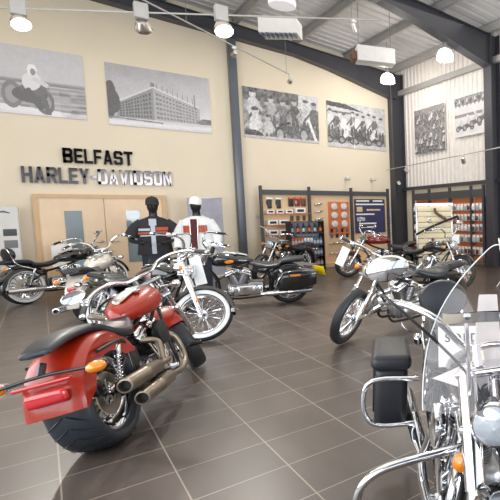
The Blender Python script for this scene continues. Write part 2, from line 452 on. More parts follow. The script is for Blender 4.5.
def rider_bike(c, x, y, s, dark=.2, light=.85, face=1):
    asp = c.shape[1]/c.shape[0]
    for q in (-1, 1):
        ell(c, x+q*s*.32/asp, y+s*.22, s*.2/asp, s*.2, dark); ell(c, x+q*s*.32/asp, y+s*.22, s*.13/asp, s*.13, .5)
    ell(c, x, y+s*.12, s*.3/asp, s*.12, dark+.05)
    ell(c, x-.05*s*face, y-s*.12, s*.14/asp, s*.24, light, 20*face); line(c, x, y-.12*s, x+.25*s*face/asp, y, .035*s, light-.1)
    ell(c, x+.06*s*face/asp, y-s*.42, s*.09/asp, s*.1, light+.08)
    line(c, x-.02, y+.05*s, x+.08*s*face/asp, y+.28*s, .05*s, dark+.1)
def figure(c, x, y, s, body, head=.75, legs=.25):
    asp = c.shape[1]/c.shape[0]
    ell(c, x, y+s*.0, s*.15/asp, s*.28, body); ell(c, x, y-s*.34, s*.085/asp, s*.11, head)
    ell(c, x, y-s*.42, s*.09/asp, s*.05, legs)
    ell(c, x-.04*s, y+s*.42, s*.06/asp, s*.26, legs); ell(c, x+.05*s, y+s*.42, s*.06/asp, s*.26, legs)
    line(c, x-.08*s, y-.1*s, x-.2*s, y+.12*s, .03*s, body*.8); line(c, x+.08*s, y-.1*s, x+.22*s/asp, y+.08*s, .03*s, body*.9)
def pic_racer(w, h):
    c = canvas(w, h, .74); yy = (np.mgrid[0:h, 0:w][0]+.5)/h
    st = noise2(w, h, 3, 1)
    streak = np.repeat(noise2(w//12+1, h, 2.2, 5), 12, axis=1)[:, :w]
    c += (.74-.0-.74); c[yy > .48] = .60; c -= np.where(yy > .5, (streak-.45)*.35, (st-.5)*.04)
    c[(yy > .5) & (yy < .54)] *= .85; c[yy > .93] = .86
    line(c, 0, .90, .6, .96, .04, .9); line(c, .6, .96, 1, 1.02, .04, .86)
    for q, g in ((.08, .35), (.12, .3)):
        pass
    ell(c, .20, .72, .075, .2, .42); ell(c, .20, .72, .05, .13, .56); ell(c, .44, .80, .07, .18, .36); ell(c, .44, .80, .045, .12, .55)
    ell(c, .33, .70, .13, .12, .30); ell(c, .36, .62, .1, .10, .35); ell(c, .35, .50, .07, .14, .86, 15); line(c, .36, .45, .47, .55, .03, .8)
    ell(c, .36, .33, .037, .085, .93); ell(c, .365, .36, .02, .05, .5); line(c, .3, .62, .42, .9, .05, .3); line(c, .43, .7, .46, .98, .03, .33)
    yb, xb = np.mgrid[0:h, 0:w]; m = (xb/w > .55) & (yy > .56); c[m] = c[m]*.92-.10*noise2(w, h, 8, 9)[m]*0+(noise2(w, h, 9, 7)[m]-.5)*.18
    c = np.concatenate([c[:, :1].repeat(int(w*.24), 1)*.97+.02, c[:, :w-int(w*.24)]], 1)
    return np.clip(c, 0, 1)
def pic_factory(w, h):
    yy, xx = np.mgrid[0:h, 0:w]; yy = (yy+.5)/h; xx = (xx+.5)/w
    c = .58+.24*yy+.08*xx+(noise2(w, h, 14, 3)-.5)*.06
    c[yy > .86] = .80; c[(yy > .80) & (yy < .86)] = .62
    # near corner at x=.42 ; left face recedes left, right face recedes right
    poly(c, [(.08, .62), (.42, .30), (.42, .86), (.08, .86)], .50)
    poly(c, [(.42, .30), (.88, .56), (.88, .86), (.42, .86)], .64)
    poly(c, [(.40, .22), (.44, .24), (.44, .33), (.40, .32)], .4)
    line(c, .08, .62, .42, .30, .012, .82); line(c, .42, .30, .88, .56, .012, .85)
    for r in range(6):
        t0 = .14+r*.145
        for k in range(11):
            xa = .10+.30*(k/11); xb = xa+.018
            ya = lambda x: .62-(x-.08)/.34*.32
            hgt = .86-ya(xa); yb = ya(xa)+hgt*t0
            poly(c, [(xa, yb), (xb, yb-.01), (xb, yb+hgt*.08), (xa, yb+hgt*.08)], .30)
        for k in range(13):
            xa = .445+.42*(k/13); xb = xa+.021
            yt = .30+(xa-.42)/.46*.26; hgt = .86-yt; yb = yt+hgt*t0
            poly(c, [(xa, yb), (xb, yb+.006), (xb, yb+hgt*.075), (xa, yb+hgt*.075)], .42)
    for k in range(8): line(c, .46+k*.05, .24+k*.025, .46+k*.05, .32+k*.027, .004, .4)
    line(c, .83, .34, .835, .6, .010, .45)
    for x, y, rx, ry in ((.03, .5, .05, .22), (.06, .62, .05, .18), (.02, .7, .04, .2)): ell(c, x, y, rx, ry, .26)
    ell(c, .95, .8, .07, .05, .36); ell(c, .90, .82, .05, .04, .42)
    line(c, 0, .95, 1, .93, .03, .88); line(c, 0, .87, .5, .9, .012, .45)
    c += (noise2(w, h, 2, 8)-.5)*.06
    return np.clip(c, 0, 1)
def pic_group(w, h):
    c = .52+(noise2(w, h, 7, 2)-.5)*.5
    c[:int(h*.25), :] = .30+(noise2(w, h, 6, 12)[:int(h*.25)]-.5)*.3; c[:int(h*.3), int(w*.72):] = .78
    for x, y, s, bd, hd in ((.12, .38, .75, .78, .8), (.35, .40, .6, .62, .7), (.50, .42, .55, .40, .7), (.66, .40, .62, .25, .72), (.82, .42, .7, .72, .75), (.94, .45, .7, .3, .6)):
        figure(c, x, y, s, bd, hd)
    figure(c, .14, .75, .8, .82, .78, .2); figure(c, .3, .78, .6, .75, .7, .3)
    ell(c, .10, .98, .14, .14, .2); ell(c, .45, .88, .07, .16, .2); ell(c, .45, .88, .045, .1, .6); ell(c, .60, .78, .12, .1, .28)
    ell(c, .78, .86, .07, .16, .22); ell(c, .78, .86, .045, .1, .62); line(c, .44, .7, .6, .62, .03, .15)
    line(c, .85, .5, .95, .95, .03, .9); c[int(h*.95):] = .7
    c += (noise2(w, h, 3, 22)-.5)*.22
    return np.clip(c, 0.05, .95)
def pic_team(w, h):
    yy = (np.mgrid[0:h, 0:w][0]+.5)/h
    c = .70+(noise2(w, h, 9, 4)-.5)*.12; c[yy > .62] = .5; c[yy > .9] = .72
    poly(c, [(0, 0), (.3, .02), (.62, .16), (0, .10)], .12); c[int(h*.2):int(h*.24), :int(w*.4)] = .3
    for i, x in enumerate((.05, .15, .27, .42, .5, .6, .7, .8, .92)):
        figure(c, x, .42+.03*(i % 3), .55, (.82, .25, .85, .3, .88, .22, .8, .3, .75)[i], .68, .2)
    for x in (.12, .32, .55, .78): rider_bike(c, x, .74, .42, .12, (.3, .85, .2, .8)[int(x*4) % 4])
    line(c, .42, 0, .43, 1, .002, .95)
    c += (noise2(w, h, 2.5, 32)-.5)*.2
    return np.clip(c, .04, .96)
def pic_pack(w, h):
    c = .35+(noise2(w, h, 5, 6)-.5)*.35
    for k in range(26):
        x = rng.rand(); y = .18+.8*rng.rand(); rider_bike(c, x, y, .16+.08*y, .12, .62+.25*rng.rand())
    c[:int(h*.12)] = .3+.2*noise2(w, h, 3, 66)[:int(h*.12)]
    c += (noise2(w, h, 2.5, 41)-.5)*.2
    return np.clip(c, .05, .9)
def pic_race(w, h):
    yy = (np.mgrid[0:h, 0:w][0]+.5)/h
    c = np.full((h, w), .78); c += (noise2(w, h, 10, 16)-.5)*.08
    m = (yy > .04) & (yy < .24); c[m] = .36+(noise2(w, h, 3, 17)[m]-.5)*.4
    for k in range(10): figure(c, .04+k*.105, .14, .2, .2+.5*(k % 2), .6)
    m = (yy > .45) & (yy < .52); c[m] = .4
    for x, y, s in ((.18, .72, .38), (.38, .70, .42), (.58, .64, .44), (.78, .58, .46), (.93, .52, .42)): rider_bike(c, x, y, s, .15, .7, -1)
    c[yy > .95] = .84
    return np.clip(c, .05, .95)
def poster(pic, w, h, size, loc, rotz, label, tint=(1.0, .98, 1.0)):
    t = empty('wall_poster', loc, (0, 0, rotz)); tag(t, label, 'poster', 'black and white photographs on the walls')
    im = pic(w, h); W_, H_ = size
    MB().rbox((0, .012, H_/2), (W_, .02, H_), .003).build('board', M['white'], t, smooth=False)
    vs = [((i/w-.5)*W_, -.0005, (1-j/h)*H_) for j in range(h+1) for i in range(w+1)]
    fs = [(j*(w+1)+i, (j+1)*(w+1)+i, (j+1)*(w+1)+i+1, j*(w+1)+i+1) for j in range(h) for i in range(w)]
    me = bpy.data.meshes.new('print'); me.from_pydata(vs, [], fs)
    at = me.attributes.new('ink', 'FLOAT_COLOR', 'CORNER')
    v = np.repeat(im.reshape(-1), 4); lin = ((.22+.76*v)**2.2)
    arr = np.stack([lin*tint[0], lin*tint[1], lin*tint[2], np.ones_like(lin)], 1).astype(np.float32)
    at.data.foreach_set('color', arr.reshape(-1)); me.update()
    me.materials.append(M['print_mat'])
    o = bpy.data.objects.new('print', me); col.objects.link(o); o.parent = t
    return t
m = bpy.data.materials.new('photo_print'); m.use_nodes = True
an = m.node_tree.nodes.new('ShaderNodeAttribute'); an.attribute_name = 'ink'
m.node_tree.links.new(an.outputs['Color'], m.node_tree.nodes['Principled BSDF'].inputs['Base Color']); m.node_tree.nodes['Principled BSDF'].inputs['Roughness'].default_value = .6
M['print_mat'] = m
poster(pic_racer, 150, 100, (2.1, 1.42), (-.12, 14.17, 3.80), 0, 'black and white photo of a lone racing rider, leftmost on the cream wall')
poster(pic_factory, 160, 106, (2.12, 1.42), (2.38, 14.17, 3.75), 0, 'black and white photo of a long factory building above the lettering')
poster(pic_group, 150, 100, (2.12, 1.38), (5.31, 14.17, 3.75), 0, 'black and white photo of people around a motorcycle, right of the slim column')
poster(pic_team, 150, 100, (2.06, 1.40), (7.68, 14.17, 3.70), 0, 'black and white photo of a standing team with motorcycles, next to the corner')
poster(pic_pack, 110, 96, (1.62, 1.42), (9.23, 12.38, 3.52), -PI/2, 'grey photo of a dense pack of riders on the white cladding')
poster(pic_race, 110, 80, (1.62, 1.18), (9.23, 10.28, 3.80), -PI/2, 'photo of racers under a strip of spectators, beside the right column')

# ================================================================== LETTERING
def bx2(x0, y0, x1, y1): return [(x0, y0), (x1, y0), (x1, y1), (x0, y1)]
T_, U_ = .30, .19   # vertical and horizontal stroke widths
def cham(right=True, y0=0.0, y1=1.0):   # chamfered bowl on the right hand side
    c = .16; k = min(c*.8, (y1-y0)*.3)
    return [[(0, y0), (1-c*1.3, y0), (1, y0+k), (1-T_, y0+U_), (T_*.9, y0+U_), (0, y0+U_)], [(1-T_, y0+U_), (1, y0+k), (1, y1-k), (1-T_, y1-U_)], [(0, y1-U_), (1-T_, y1-U_), (1, y1-k), (1-c*1.3, y1), (0, y1)]]
GLY = {
 'B': [bx2(0, 0, T_, 1)]+cham(True, 0, .56)+cham(True, .44, 1.0),
 'D': [bx2(0, 0, T_, 1)]+cham(),
 'E': [bx2(0, 0, T_, 1), bx2(T_, 0, 1, U_), bx2(T_, .41, .9, .59), bx2(T_, 1-U_, 1, 1)],
 'F': [bx2(0, 0, T_, 1), bx2(T_, .39, .9, .57), bx2(T_, 1-U_, 1, 1)],
 'L': [bx2(0, 0, T_, 1), bx2(T_, 0, 1, U_)],
 'H': [bx2(0, 0, T_, 1), bx2(1-T_, 0, 1, 1), bx2(T_, .41, 1-T_, .59)],
 'I': [bx2(0, 0, 1, 1)],
 'T': [bx2(.5-T_/2, 0, .5+T_/2, 1-U_), bx2(0, 1-U_, 1, 1)],
 'A': [[(0, 0), (T_*.95, 0), (.60, 1), (.34, 1)], [(1-T_*.95, 0), (1, 0), (.66, 1), (.40, 1)], bx2(.25, .2, .75, .36)],
 'V': [[(0, 1), (T_*.95, 1), (.60, 0), (.34, 0)], [(1-T_*.95, 1), (1, 1), (.66, 0), (.40, 0)]],
 'Y': [bx2(.5-T_/2, 0, .5+T_/2, .45), [(0, 1), (T_, 1), (.5+T_/2, .42), (.5-T_/2, .38)], [(1-T_, 1), (1, 1), (.5+T_/2, .38), (.5-T_/2, .42)]],
 'N': [bx2(0, 0, T_*.85, 1), bx2(1-T_*.85, 0, 1, 1), [(0, 1), (T_, 1), (1, 0), (1-T_, 0)]],
 'R': [bx2(0, 0, T_, 1)]+cham(True, .42, 1.0)+[[(.45, .5), (.75, .5), (1.0, 0), (.68, 0)]],
 'O': [[(0, .13), (.2, 0), (.8, 0), (1, .13), (1-T_, U_), (T_, U_)], [(0, .13), (T_, U_), (T_, 1-U_), (0, .87)], [(1, .13), (1, .87), (1-T_, 1-U_), (1-T_, U_)], [(0, .87), (T_, 1-U_), (1-T_, 1-U_), (1, .87), (.8, 1), (.2, 1)]],
 'S': [[(0, .13), (.2, 0), (.8, 0), (1, .13), (1-T_, U_), (T_, U_)], bx2(0, .13, T_, .32), [(1-T_, U_), (1, .13), (1, .50), (.85, .60), (1-T_, .42)], [(.15, .42), (1-T_, .42), (.85, .60), (T_, .60)], [(0, .52), (.15, .42), (T_, .60), (T_, 1-U_), (0, .87)], [(0, .87), (T_, 1-U_), (1-T_, 1-U_), (1, .87), (.8, 1), (.2, 1)], bx2(1-T_, .70, 1, .87)],
 '-': [bx2(0, .38, 1, .56)],
}
def lettering(s, x0, x1, z0, z1, y, word_desc, group):
    wd = {'I': .32, '-': .6, 'L': .85, 'E': .88, 'F': .84}
    ws = [wd.get(c, 1.0) for c in s]; gap = .15; tot = sum(ws)+gap*(len(s)-1); u = (x1-x0)/tot; x = x0
    order = ['first', 'second', 'third', 'fourth', 'fifth', 'sixth', 'seventh', 'eighth', 'ninth', 'tenth', 'eleventh', 'twelfth', 'thirteenth', 'fourteenth', 'fifteenth']
    for i, c in enumerate(s):
        b = MB(); wdt = ws[i]*u
        for pg in GLY[c]: b.prism([(px*wdt, pz*(z1-z0)) for px, pz in pg], -.05, 0)
        o = b.build('sign_letter', M['letter'], smooth=False); o.location = (x, y, z0)
        nm = 'hyphen' if c == '-' else 'letter '+c
        tag(o, 'black mirror-finish %s, %s character of the %s' % (nm, order[i], word_desc), 'sign letter', group)
        x += wdt+gap*u
lettering('BELFAST', .46, 1.71, 2.81, 3.14, 14.19, 'upper wall line BELFAST', 'letters on the cream wall')
lettering('HARLEY-DAVIDSON', -.22, 2.46, 2.35, 2.70, 14.19, 'lower wall line', 'letters on the cream wall')

# ================================================================== MOTORCYCLES
# local frame: x forward, y left, z up, origin = rear tyre contact
def wheel(root, name, kind, Rr, wd, X, whitewall=False, detail=1, discs=(-1,), rim='chrome', tyre='rubber', nsp=56, dark=False):
    b = MB(); rw = wd*.36; ri = Rr-(.085 if wd < .17 else .10)
    seg = 44 if detail else 28
    b.torus([(ri-.028, -rw*.6), (ri-.012, -rw), (ri+.004, -rw*1.02), (ri+.006, -rw*.9), (ri-.006, -rw*.8), (ri-.018, 0), (ri-.006, rw*.8), (ri+.006, rw*.9), (ri+.004, rw*1.02), (ri-.012, rw), (ri-.028, rw*.6)], n=seg)
    b.lathe([(.02, -.07), (.045, -.065), (.048, -.045), (.028, -.03), (.026, .03), (.048, .045), (.045, .065), (.02, .07)], (0, 0, 0), (0, 1, 0), 16)
    if kind == 'spoke':
        for k in range(nsp):
            a = 2*PI*k/nsp; sd = (-1 if k % 2 else 1); da = (.32 if (k//2) % 2 else -.32)
            b.tube([(.044*math.cos(a), sd*.05, .044*math.sin(a)), ((ri-.02)*math.cos(a+da*.5), sd*.008, (ri-.02)*math.sin(a+da*.5))], .0028 if detail else .004, 4, smooth=False, cap=False)
    elif kind == 'cast':
        for k in range(9):
            a = 2*PI*k/9; b.tube([(.03*math.cos(a), 0, .03*math.sin(a)), ((ri-.02)*math.cos(a), 0, (ri-.02)*math.sin(a))], [.018, .011, .014], 6, smooth=False)
    elif kind == 'disc':
        for sd in (-1, 1):
            b.lathe([(.04, .045*sd), (.08, .03*sd), (.13, .018*sd), (ri-.06, .028*sd), (ri-.02, rw*.75*sd)], (0, 0, 0), (0, 1, 0), seg, cap=False)
        for k in range(10):
            a = 2*PI*k/10
            for sd in (-1, 1): b.lathe([(.018, 0), (.02, .006), (.014, .01), (.001, .004)], ((ri-.075)*math.cos(a), .022*sd, (ri-.075)*math.sin(a)), (0, sd, 0), 10)
    o = b.build(name, M[rim], root, X)
    h = wd/2; w1, w2 = ri+.012, Rr-.028
    prof = [(ri-.004, -rw*.95), (ri+.008, -h*.86), (w1+.008, -h*.97), ((w1+w2)/2, -h), (w2, -h*.96), (Rr-.012, -h*.80), (Rr-.002, -h*.45), (Rr, 0), (Rr-.002, h*.45), (Rr-.012, h*.80), (w2, h*.96), ((w1+w2)/2, h), (w1+.008, h*.97), (ri+.008, h*.86), (ri-.004, rw*.95)]
    if wd >= .17: prof = [(ri-.004, -rw*.95), (ri+.01, -h*.90), (ri+.035, -h), (Rr-.04, -h*.97), (Rr-.018, -h*.82), (Rr-.006, -h*.5), (Rr, 0), (Rr-.006, h*.5), (Rr-.018, h*.82), (Rr-.04, h*.97), (ri+.035, h), (ri+.01, h*.90), (ri-.004, rw*.95)]
    mt = None
    if whitewall: mt = [0]*len(prof); mt[1] = mt[2] = mt[3] = 1; n = len(prof); mt[n-3] = mt[n-4] = mt[n-5] = 1
    t = MB().torus(prof, n=seg+12, mats=mt)
    if wd >= .17:   # V grooves cut as raised blocks
        for k in range(26):
            a = 2*PI*k/26
            for sd in (-1, 1):
                pts = []
                for q in range(6):
                    f = q/5; yy = sd*h*(.06+.82*f); rr_ = Rr+.0015-(.0 if f < .4 else (f-.4)**2*.055); aa = a+f*.20
                    pts.append((rr_*math.cos(aa), yy, rr_*math.sin(aa)))
                t.m = 2; t.tube(pts, [.003, .0045, .003], 4, smooth=False); t.m = 0
    t.build('tyre', [M[tyre], M['whitewall'], M['plastic']], o, X)
    for sd in discs:
        d = MB(); y = sd*.078
        d.lathe([(.075, y-.003), (.145, y-.003), (.145, y+.003), (.075, y+.003), (.075, y-.003)], (0, 0, 0), (0, 1, 0), 32, cap=False)
        for k in range(5):
            a = 2*PI*k/5+.2; d.tube([(.03*math.cos(a), y, .03*math.sin(a)), (.09*math.cos(a), y, .09*math.sin(a))], .009, 5, smooth=False)
        d.build('brake_disc', M['chrome_soft'], o, X)
        if detail: MB().rbox((-.11, y, .07), (.07, .05, .10), .015).build('brake_caliper', M['black_metal'], o, X)
    return o

BARS = {
 'mid':   [(0, .0, 0), (.0, .09, .0), (.05, .15, .10), (.02, .27, .17), (-.10, .38, .15), (-.22, .44, .12)],
 'beach': [(0, .0, 0), (.0, .09, .0), (.05, .17, .12), (.02, .30, .20), (-.14, .42, .17), (-.28, .47, .13)],
 'low':   [(0, .0, 0), (-.02, .10, .0), (-.02, .19, .05), (-.08, .31, .05), (-.22, .42, .0), (-.38, .49, -.08)],
 'flat':  [(0, .0, 0), (.0, .10, .0), (.04, .20, .04), (.08, .32, .06), (.06, .46, .05), (.05, .50, .05)],
 'wide':  [(0, .0, 0), (.0, .09, .0), (.06, .16, .13), (.03, .28, .20), (-.06, .40, .20), (-.14, .50, .17)],
 'tall':  [(0, .0, 0), (.0, .10, .02), (.05, .17, .22), (.02, .28, .33), (-.12, .38, .30), (-.24, .42, .26)],
}
def moto(label, pos, head, wb=1.63, Rf=.33, Rb=.33, wf=.12, wr=.15, paint='gloss_black', fender='gloss_black', wheelf='spoke', wheelr='spoke', ww=False,
         steer=0, lean=-6, bar='mid', bar_m='chrome', exhaust='split', bags=None, backrest=False, shield=False, guard=False, detail=1, plate=False,
         tankw=.15, tankz=.0, fenderR='normal', mirrors=True, lights=True, covers=False, forkcol='chrome', hl_r=.09, rim='chrome', badge=None, rake=31, engine_m='cast', seat='two', kick=True, caps=True, airc='chrome', frontfender=True, sig=(.03, .21, -.10), bag=(.30, .40, 1.0), gw=1.0, hlz=-.06, brakes=True, brx=0, oneside=False, shst=None, name='motorcycle'):
    root = empty(name, (pos[0], pos[1], 0), (R(lean), 0, R(head)))
    tag(root, label, 'motorcycle', 'motorcycles on the showroom floor')
    XR = Matrix.Translation((0, 0, Rb))
    # steering
    r = R(rake); u = Vector((-math.sin(r), 0, math.cos(r)))
    ax = Vector((wb, 0, Rf)); clampz = .93; L = (clampz-Rf)/math.cos(r); clamp = ax+u*L
    piv = clamp+Vector((-.045, 0, 0))
    S = Matrix.Translation(piv) @ Matrix.Rotation(R(steer), 4, u) @ Matrix.Translation(-piv)
    wheel(root, 'rear_wheel', wheelr, Rb, wr, XR, ww, detail, (-1,), rim, 'wide_rubber' if wr > .17 else 'rubber')
    wheel(root, 'front_wheel', wheelf, Rf, wf, S @ Matrix.Translation(ax), ww, detail, () if not brakes else ((1, -1) if detail else (1,)), rim)
    n8 = 10 if detail else 7
    # fork legs
    for sd in (-1, 1):
        fb = MB(); y = sd*(.095 if wf < .14 else .11)
        p0 = ax+Vector((.0, y, -.02)); pm = ax+u*(L*.48)+Vector((0, y, 0)); p1 = clamp+Vector((0, y, .02))
        fb.tube([p0, p0+(pm-p0)*.12, pm], [.024, .031, .031], n8+2, smooth=False)
        fb.tube([pm, p1], .036 if covers else .021, n8+2, smooth=False)
        fb.lathe([(.02, -.0), (.036, .01), (.036, .03), (.028, .04)], pm, u, 12)
        fl_ = fb.build('fork_leg', M[forkcol], root, S)
        if detail:
            MB().rbox(p0+(pm-p0)*.55+Vector((.02, sd*.028, 0)), (.02, .012, .06), .004).build('reflector', M['amber'], fl_, S)
    tb = MB().rbox(clamp+Vector((-.02, 0, .02)), (.11, .27, .03), .012).rbox(clamp-u*.17+Vector((-.02, 0, 0)), (.11, .27, .04), .012)
    tb.tube([piv-u*.17, piv+u*.02], .035, 12, smooth=False)
    for sd in (-1, 1): tb.tube([clamp+Vector((-.02, sd*.05, .02)), clamp+Vector((-.04, sd*.05, .10))], .02, 8, smooth=False)
    tb.build('fork_clamp', M['chrome' if covers else 'cast'], root, S)
    # handlebar
    base = clamp+Vector((-.04, 0, .10)); hp = [Vector(p) for p in BARS[bar]]
    full = [base+Vector((p.x, -p.y, p.z)) for p in hp[::-1]]+[base+p for p in hp[1:]]
    hb = MB().tube(full, .0145 if detail else .016, n8, k=4).build('handlebar', M[bar_m], root, S)
    for sd in (-1, 1):
        e1 = base+Vector((hp[-1].x, sd*hp[-1].y, hp[-1].z)); e0 = base+Vector((hp[-2].x, sd*hp[-2].y, hp[-2].z))
        d = (e1-e0).normalized(); g0 = e1-d*.13
        g = MB()
        g.lathe([(.017, 0), (.019, .005), (.019, .125), (.017, .135)], g0, d, 12)
        g.m = 1; g.lathe([(.021, .13), (.021, .15), (.012, .158)], g0, d, 12)
        g.build('grip', [M['rubber'], M['chrome']], hb, S)
        sw = MB().rbox(g0-d*.03, (.05, .045, .045), .012); sw.rbox(g0-d*.06+Vector((.03, 0, .012)), (.05, .05, .035), .01)
        sw.build('switch_housing', M['chrome' if bar_m == 'chrome' else 'black_metal'], hb, S)
        lv = MB().tube([g0-d*.05+Vector((.04, 0, .0)), g0+Vector((.06, sd*.01, -.005)), g0+d*.08+Vector((.062, 0, -.01)), g0+d*.15+Vector((.05, sd*.01, -.01))], [.008, .008, .006, .008], 6)
        lv.build('lever', M['chrome'], hb, S)
        if mirrors and not (oneside and sd < 0):
            ms = g0-d*.03+Vector((.02, 0, .02)); mt = ms+(Vector((-.02, sd*.10, .15)) if mirrors is True else Vector((mirrors[0], sd*mirrors[1], mirrors[2])))
            mm = MB().tube([ms, ms+Vector((.03, sd*.01, .06)), mt], .006, 6)
            mm.X = Matrix.Translation(mt) @ Matrix.Rotation(R(sd*-12), 4, 'Z')
            mm.lathe([(.02, .026), (.055, .016), (.062, .0), (.058, -.006), (.05, -.004)], (0, 0, 0), (1, 0, 0), 20, sq=(1.35, .8))
            mm.X = None
            mm.build('mirror', M['chrome'], hb, S)
        if detail:
            MB().tube([g0-d*.05+Vector((.03, 0, 0)), g0-d*.14+Vector((.12, 0, .02)), base+Vector((.10, sd*.12, .0)), base+Vector((.02, sd*.05, -.2)), base+Vector((-.1, sd*.06, -.3))], .0055, 5).build('control_cable', M['plastic'], hb, S)
    # headlight
    hc = clamp+Vector((.13, 0, hlz))
    h = MB().lathe([(.01, -.12), (hl_r*.55, -.10), (hl_r*.88, -.05), (hl_r, .0), (hl_r*1.04, .012), (hl_r*.96, .022)], hc, (1, 0, -.08), 24)
    h.tube([hc+Vector((-.05, 0, -hl_r*.7)), clamp-u*.12+Vector((.02, 0, 0))], .016, 8, smooth=False)
    ho = h.build('headlight', M['chrome'], root, S)
    MB().lathe([(hl_r*.95, .016), (hl_r*.8, .03), (hl_r*.4, .04), (0, .043)], hc, (1, 0, -.08), 24).build('headlight_lens', M['lens'], ho, S)
    if detail or lights:
        for sd in (-1, 1):
            p = clamp+Vector((sig[0], sd*sig[1], sig[2]))
            t = MB().tube([clamp+Vector((0, sd*.09, -.06)), p], .009, 6, smooth=False).lathe([(.006, -.06), (.03, -.045), (.037, -.01), (.037, .012)], p, (1, 0, 0), 14).build('front_turn_signal', M['chrome'], root, S)
            MB().lathe([(.035, .01), (.030, .028), (.012, .038), (0, .04)], p, (1, 0, 0), 14).build('amber_lens', M['amber'], t, S)
            q = Vector((-.30, sd*.17, .66)) if fenderR != 'wide' else Vector((-.33, sd*.25, .60))
            t = MB().tube([(q.x+.06, sd*.08, q.z), q], .009, 6, smooth=False).lathe([(.006, .05), (.03, .04), (.037, .01), (.037, -.012)], q, (1, 0, 0), 14).build('rear_turn_signal', M['chrome'], root)
            MB().lathe([(.035, -.01), (.032, -.03), (.012, -.042), (0, -.045)], q, (1, 0, 0), 14).build('amber_lens', M['amber'], t)
    # front fender
    if frontfender:
        if fenderR == 'wide' or not ww: MB().fender(ax, Rf+.025, wf*.62, 35, 150, .05, seg=20).build('front_fender', M[fender], root, S)
        else:
            ff = MB().fender(ax, Rf+.03, wf*.72, 12, 170, .05, seg=26).build('front_fender', M[fender], root, S)
            MB().fender(ax, Rf+.034, wf*.74, 8, 16, .045, seg=4, flat=True).build('fender_trim', M['chrome'], ff, S)
    # rear fender
    if fenderR == 'wide': rf = MB().fender((0, 0, Rb), Rb+.075, wr*.60, 30, 175, .15, seg=30)
    elif fenderR == 'bob': rf = MB().fender((0, 0, Rb), Rb+.05, wr*.66, 40, 165, .06, seg=26)
    else: rf = MB().fender((0, 0, Rb), Rb+.05, wr*.70, 25, 190, .11, seg=30, flare=.02)
    rfo = rf.build('rear_fender', M[fender], root)
    # tail light
    if fenderR != 'wide':
        a = R(148); p = Vector((math.cos(a)*(Rb+.06), 0, Rb+math.sin(a)*(Rb+.06)))
        tl = MB().rbox(p+Vector((-.02, 0, .0)), (.06, .11, .07), .02).build('tail_light_housing', M['chrome'], rfo)
        MB().rbox(p+Vector((-.05, 0, 0)), (.03, .10, .06), .012).build('red_lens', M['red_lens'], tl)
    if plate:
        X = Matrix.Translation((-.50, .10, .57)) @ Matrix.Rotation(R(40), 4, 'Z') @ Matrix.Rotation(R(14), 4, 'Y')
        MB().rbox((0, 0, 0), (.008, .26, .17), .004).build('number_plate', M[plate], root, X)
    # frame
    fr = MB()
    fr.tube([piv-u*.05, (wb-.62, 0, .74), (wb-.98, 0, .62), (.30, 0, .56)], .022, n8)
    for sd in (-1, 1):
        fr.tube([piv-u*.17, (wb-.50, sd*.07, .50), (wb-.55, sd*.11, .22), (wb-.75, sd*.12, .17), (.42, sd*.12, .19), (.30, sd*.12, .30), (.32, sd*.11, .58)], .016, n8)
        fr.tube([(.40, sd*.12, .24), (.15, sd*.125, .30), (0, sd*.125, Rb)], .017, n8)
        fr.tube([(.34, sd*.11, .56), (.12, sd*.125, .44), (0, sd*.125, Rb)], .015, n8)
        fr.tube([(.34, sd*.115, .58), (.10, sd*(wr*.6+.03), .66), (-.18, sd*(wr*.6+.03), .66)], .012, n8)
    fr.build('frame', M['black_metal'], root)
    for sd in (-1, 1):
        sh = MB().tube([(.02, sd*.145, Rb+.01), (.13, sd*.145, .62)], .012, 8, smooth=False)
        if not bags:
            for q in range(9): sh.lathe([(.02, 0), (.027, .006), (.02, .012)], Vector((.03, sd*.145, Rb+.05))+Vector((.11, 0, .25)).normalized()*.024*q, (.11, 0, .25), 10)
        sh.lathe([(.02, 0), (.028, .01), (.028, .07), (.02, .08)], (.105, sd*.145, .56), (.11, 0, .27), 10)
        sh.build('shock_absorber', M['chrome'], root)
    # engine
    ex = wb*.5-.02
    e = MB().rbox((ex, 0, .30), (.36, .24, .22), .05).rbox((ex-.26, 0, .33), (.26, .22, .22), .05)
    eo = e.build('engine_block', M[engine_m], root)
    pc = MB()
    pc.rbox((ex-.12, .15, .31), (.52, .07, .17), .05); pc.lathe([(.085, 0), (.085, .02), (.06, .03), (0, .032)], (ex+.06, .182, .31), (0, 1, 0), 20)
    pc.lathe([(.07, 0), (.07, .018), (.05, .026), (0, .028)], (ex-.27, .182, .32), (0, 1, 0), 20)
    pc.build('primary_cover', M['chrome'], eo)
    cc = MB().lathe([(.11, 0), (.11, .03), (.085, .045), (0, .047)], (ex+.02, -.115, .30), (0, -1, 0), 22).lathe([(.04, 0), (.04, .07), (.0, .075)], (ex+.06, -.12, .22), (0, -1, 0), 12)
    cc.lathe([(.075, 0), (.075, .02), (.05, .03), (0, .03)], (ex-.25, -.11, .33), (0, -1, 0), 18)
    cc.build('cam_cover', M['chrome'], eo)
    for sg, nm in ((1, 'front'), (-1, 'rear')):
        d = Vector((math.sin(R(22.5))*sg, 0, math.cos(R(22.5)))); p = Vector((ex+.03*sg, 0, .38)); prof = []
        nf = 12 if detail else 8; Hc = .22
        for q in range(nf):
            z0 = Hc*q/nf; prof += [(.066, z0), (.088, z0+.002), (.088, z0+Hc/nf*.45), (.066, z0+Hc/nf*.5)]
        cy = MB().lathe(prof, p, d, 20, sq=(1, 1)).build('cylinder', M[engine_m], eo)
        Xh = Matrix.Translation(p+d*.255) @ Matrix.Rotation(R(22.5)*sg, 4, 'Y')
        hd = MB(); hd.X = Xh; hd.rbox((0, 0, 0), (.15, .17, .07), .03).rbox((0, 0, -.035), (.17, .18, .03), .01)
        hd.build('rocker_cover', M['chrome'], cy)
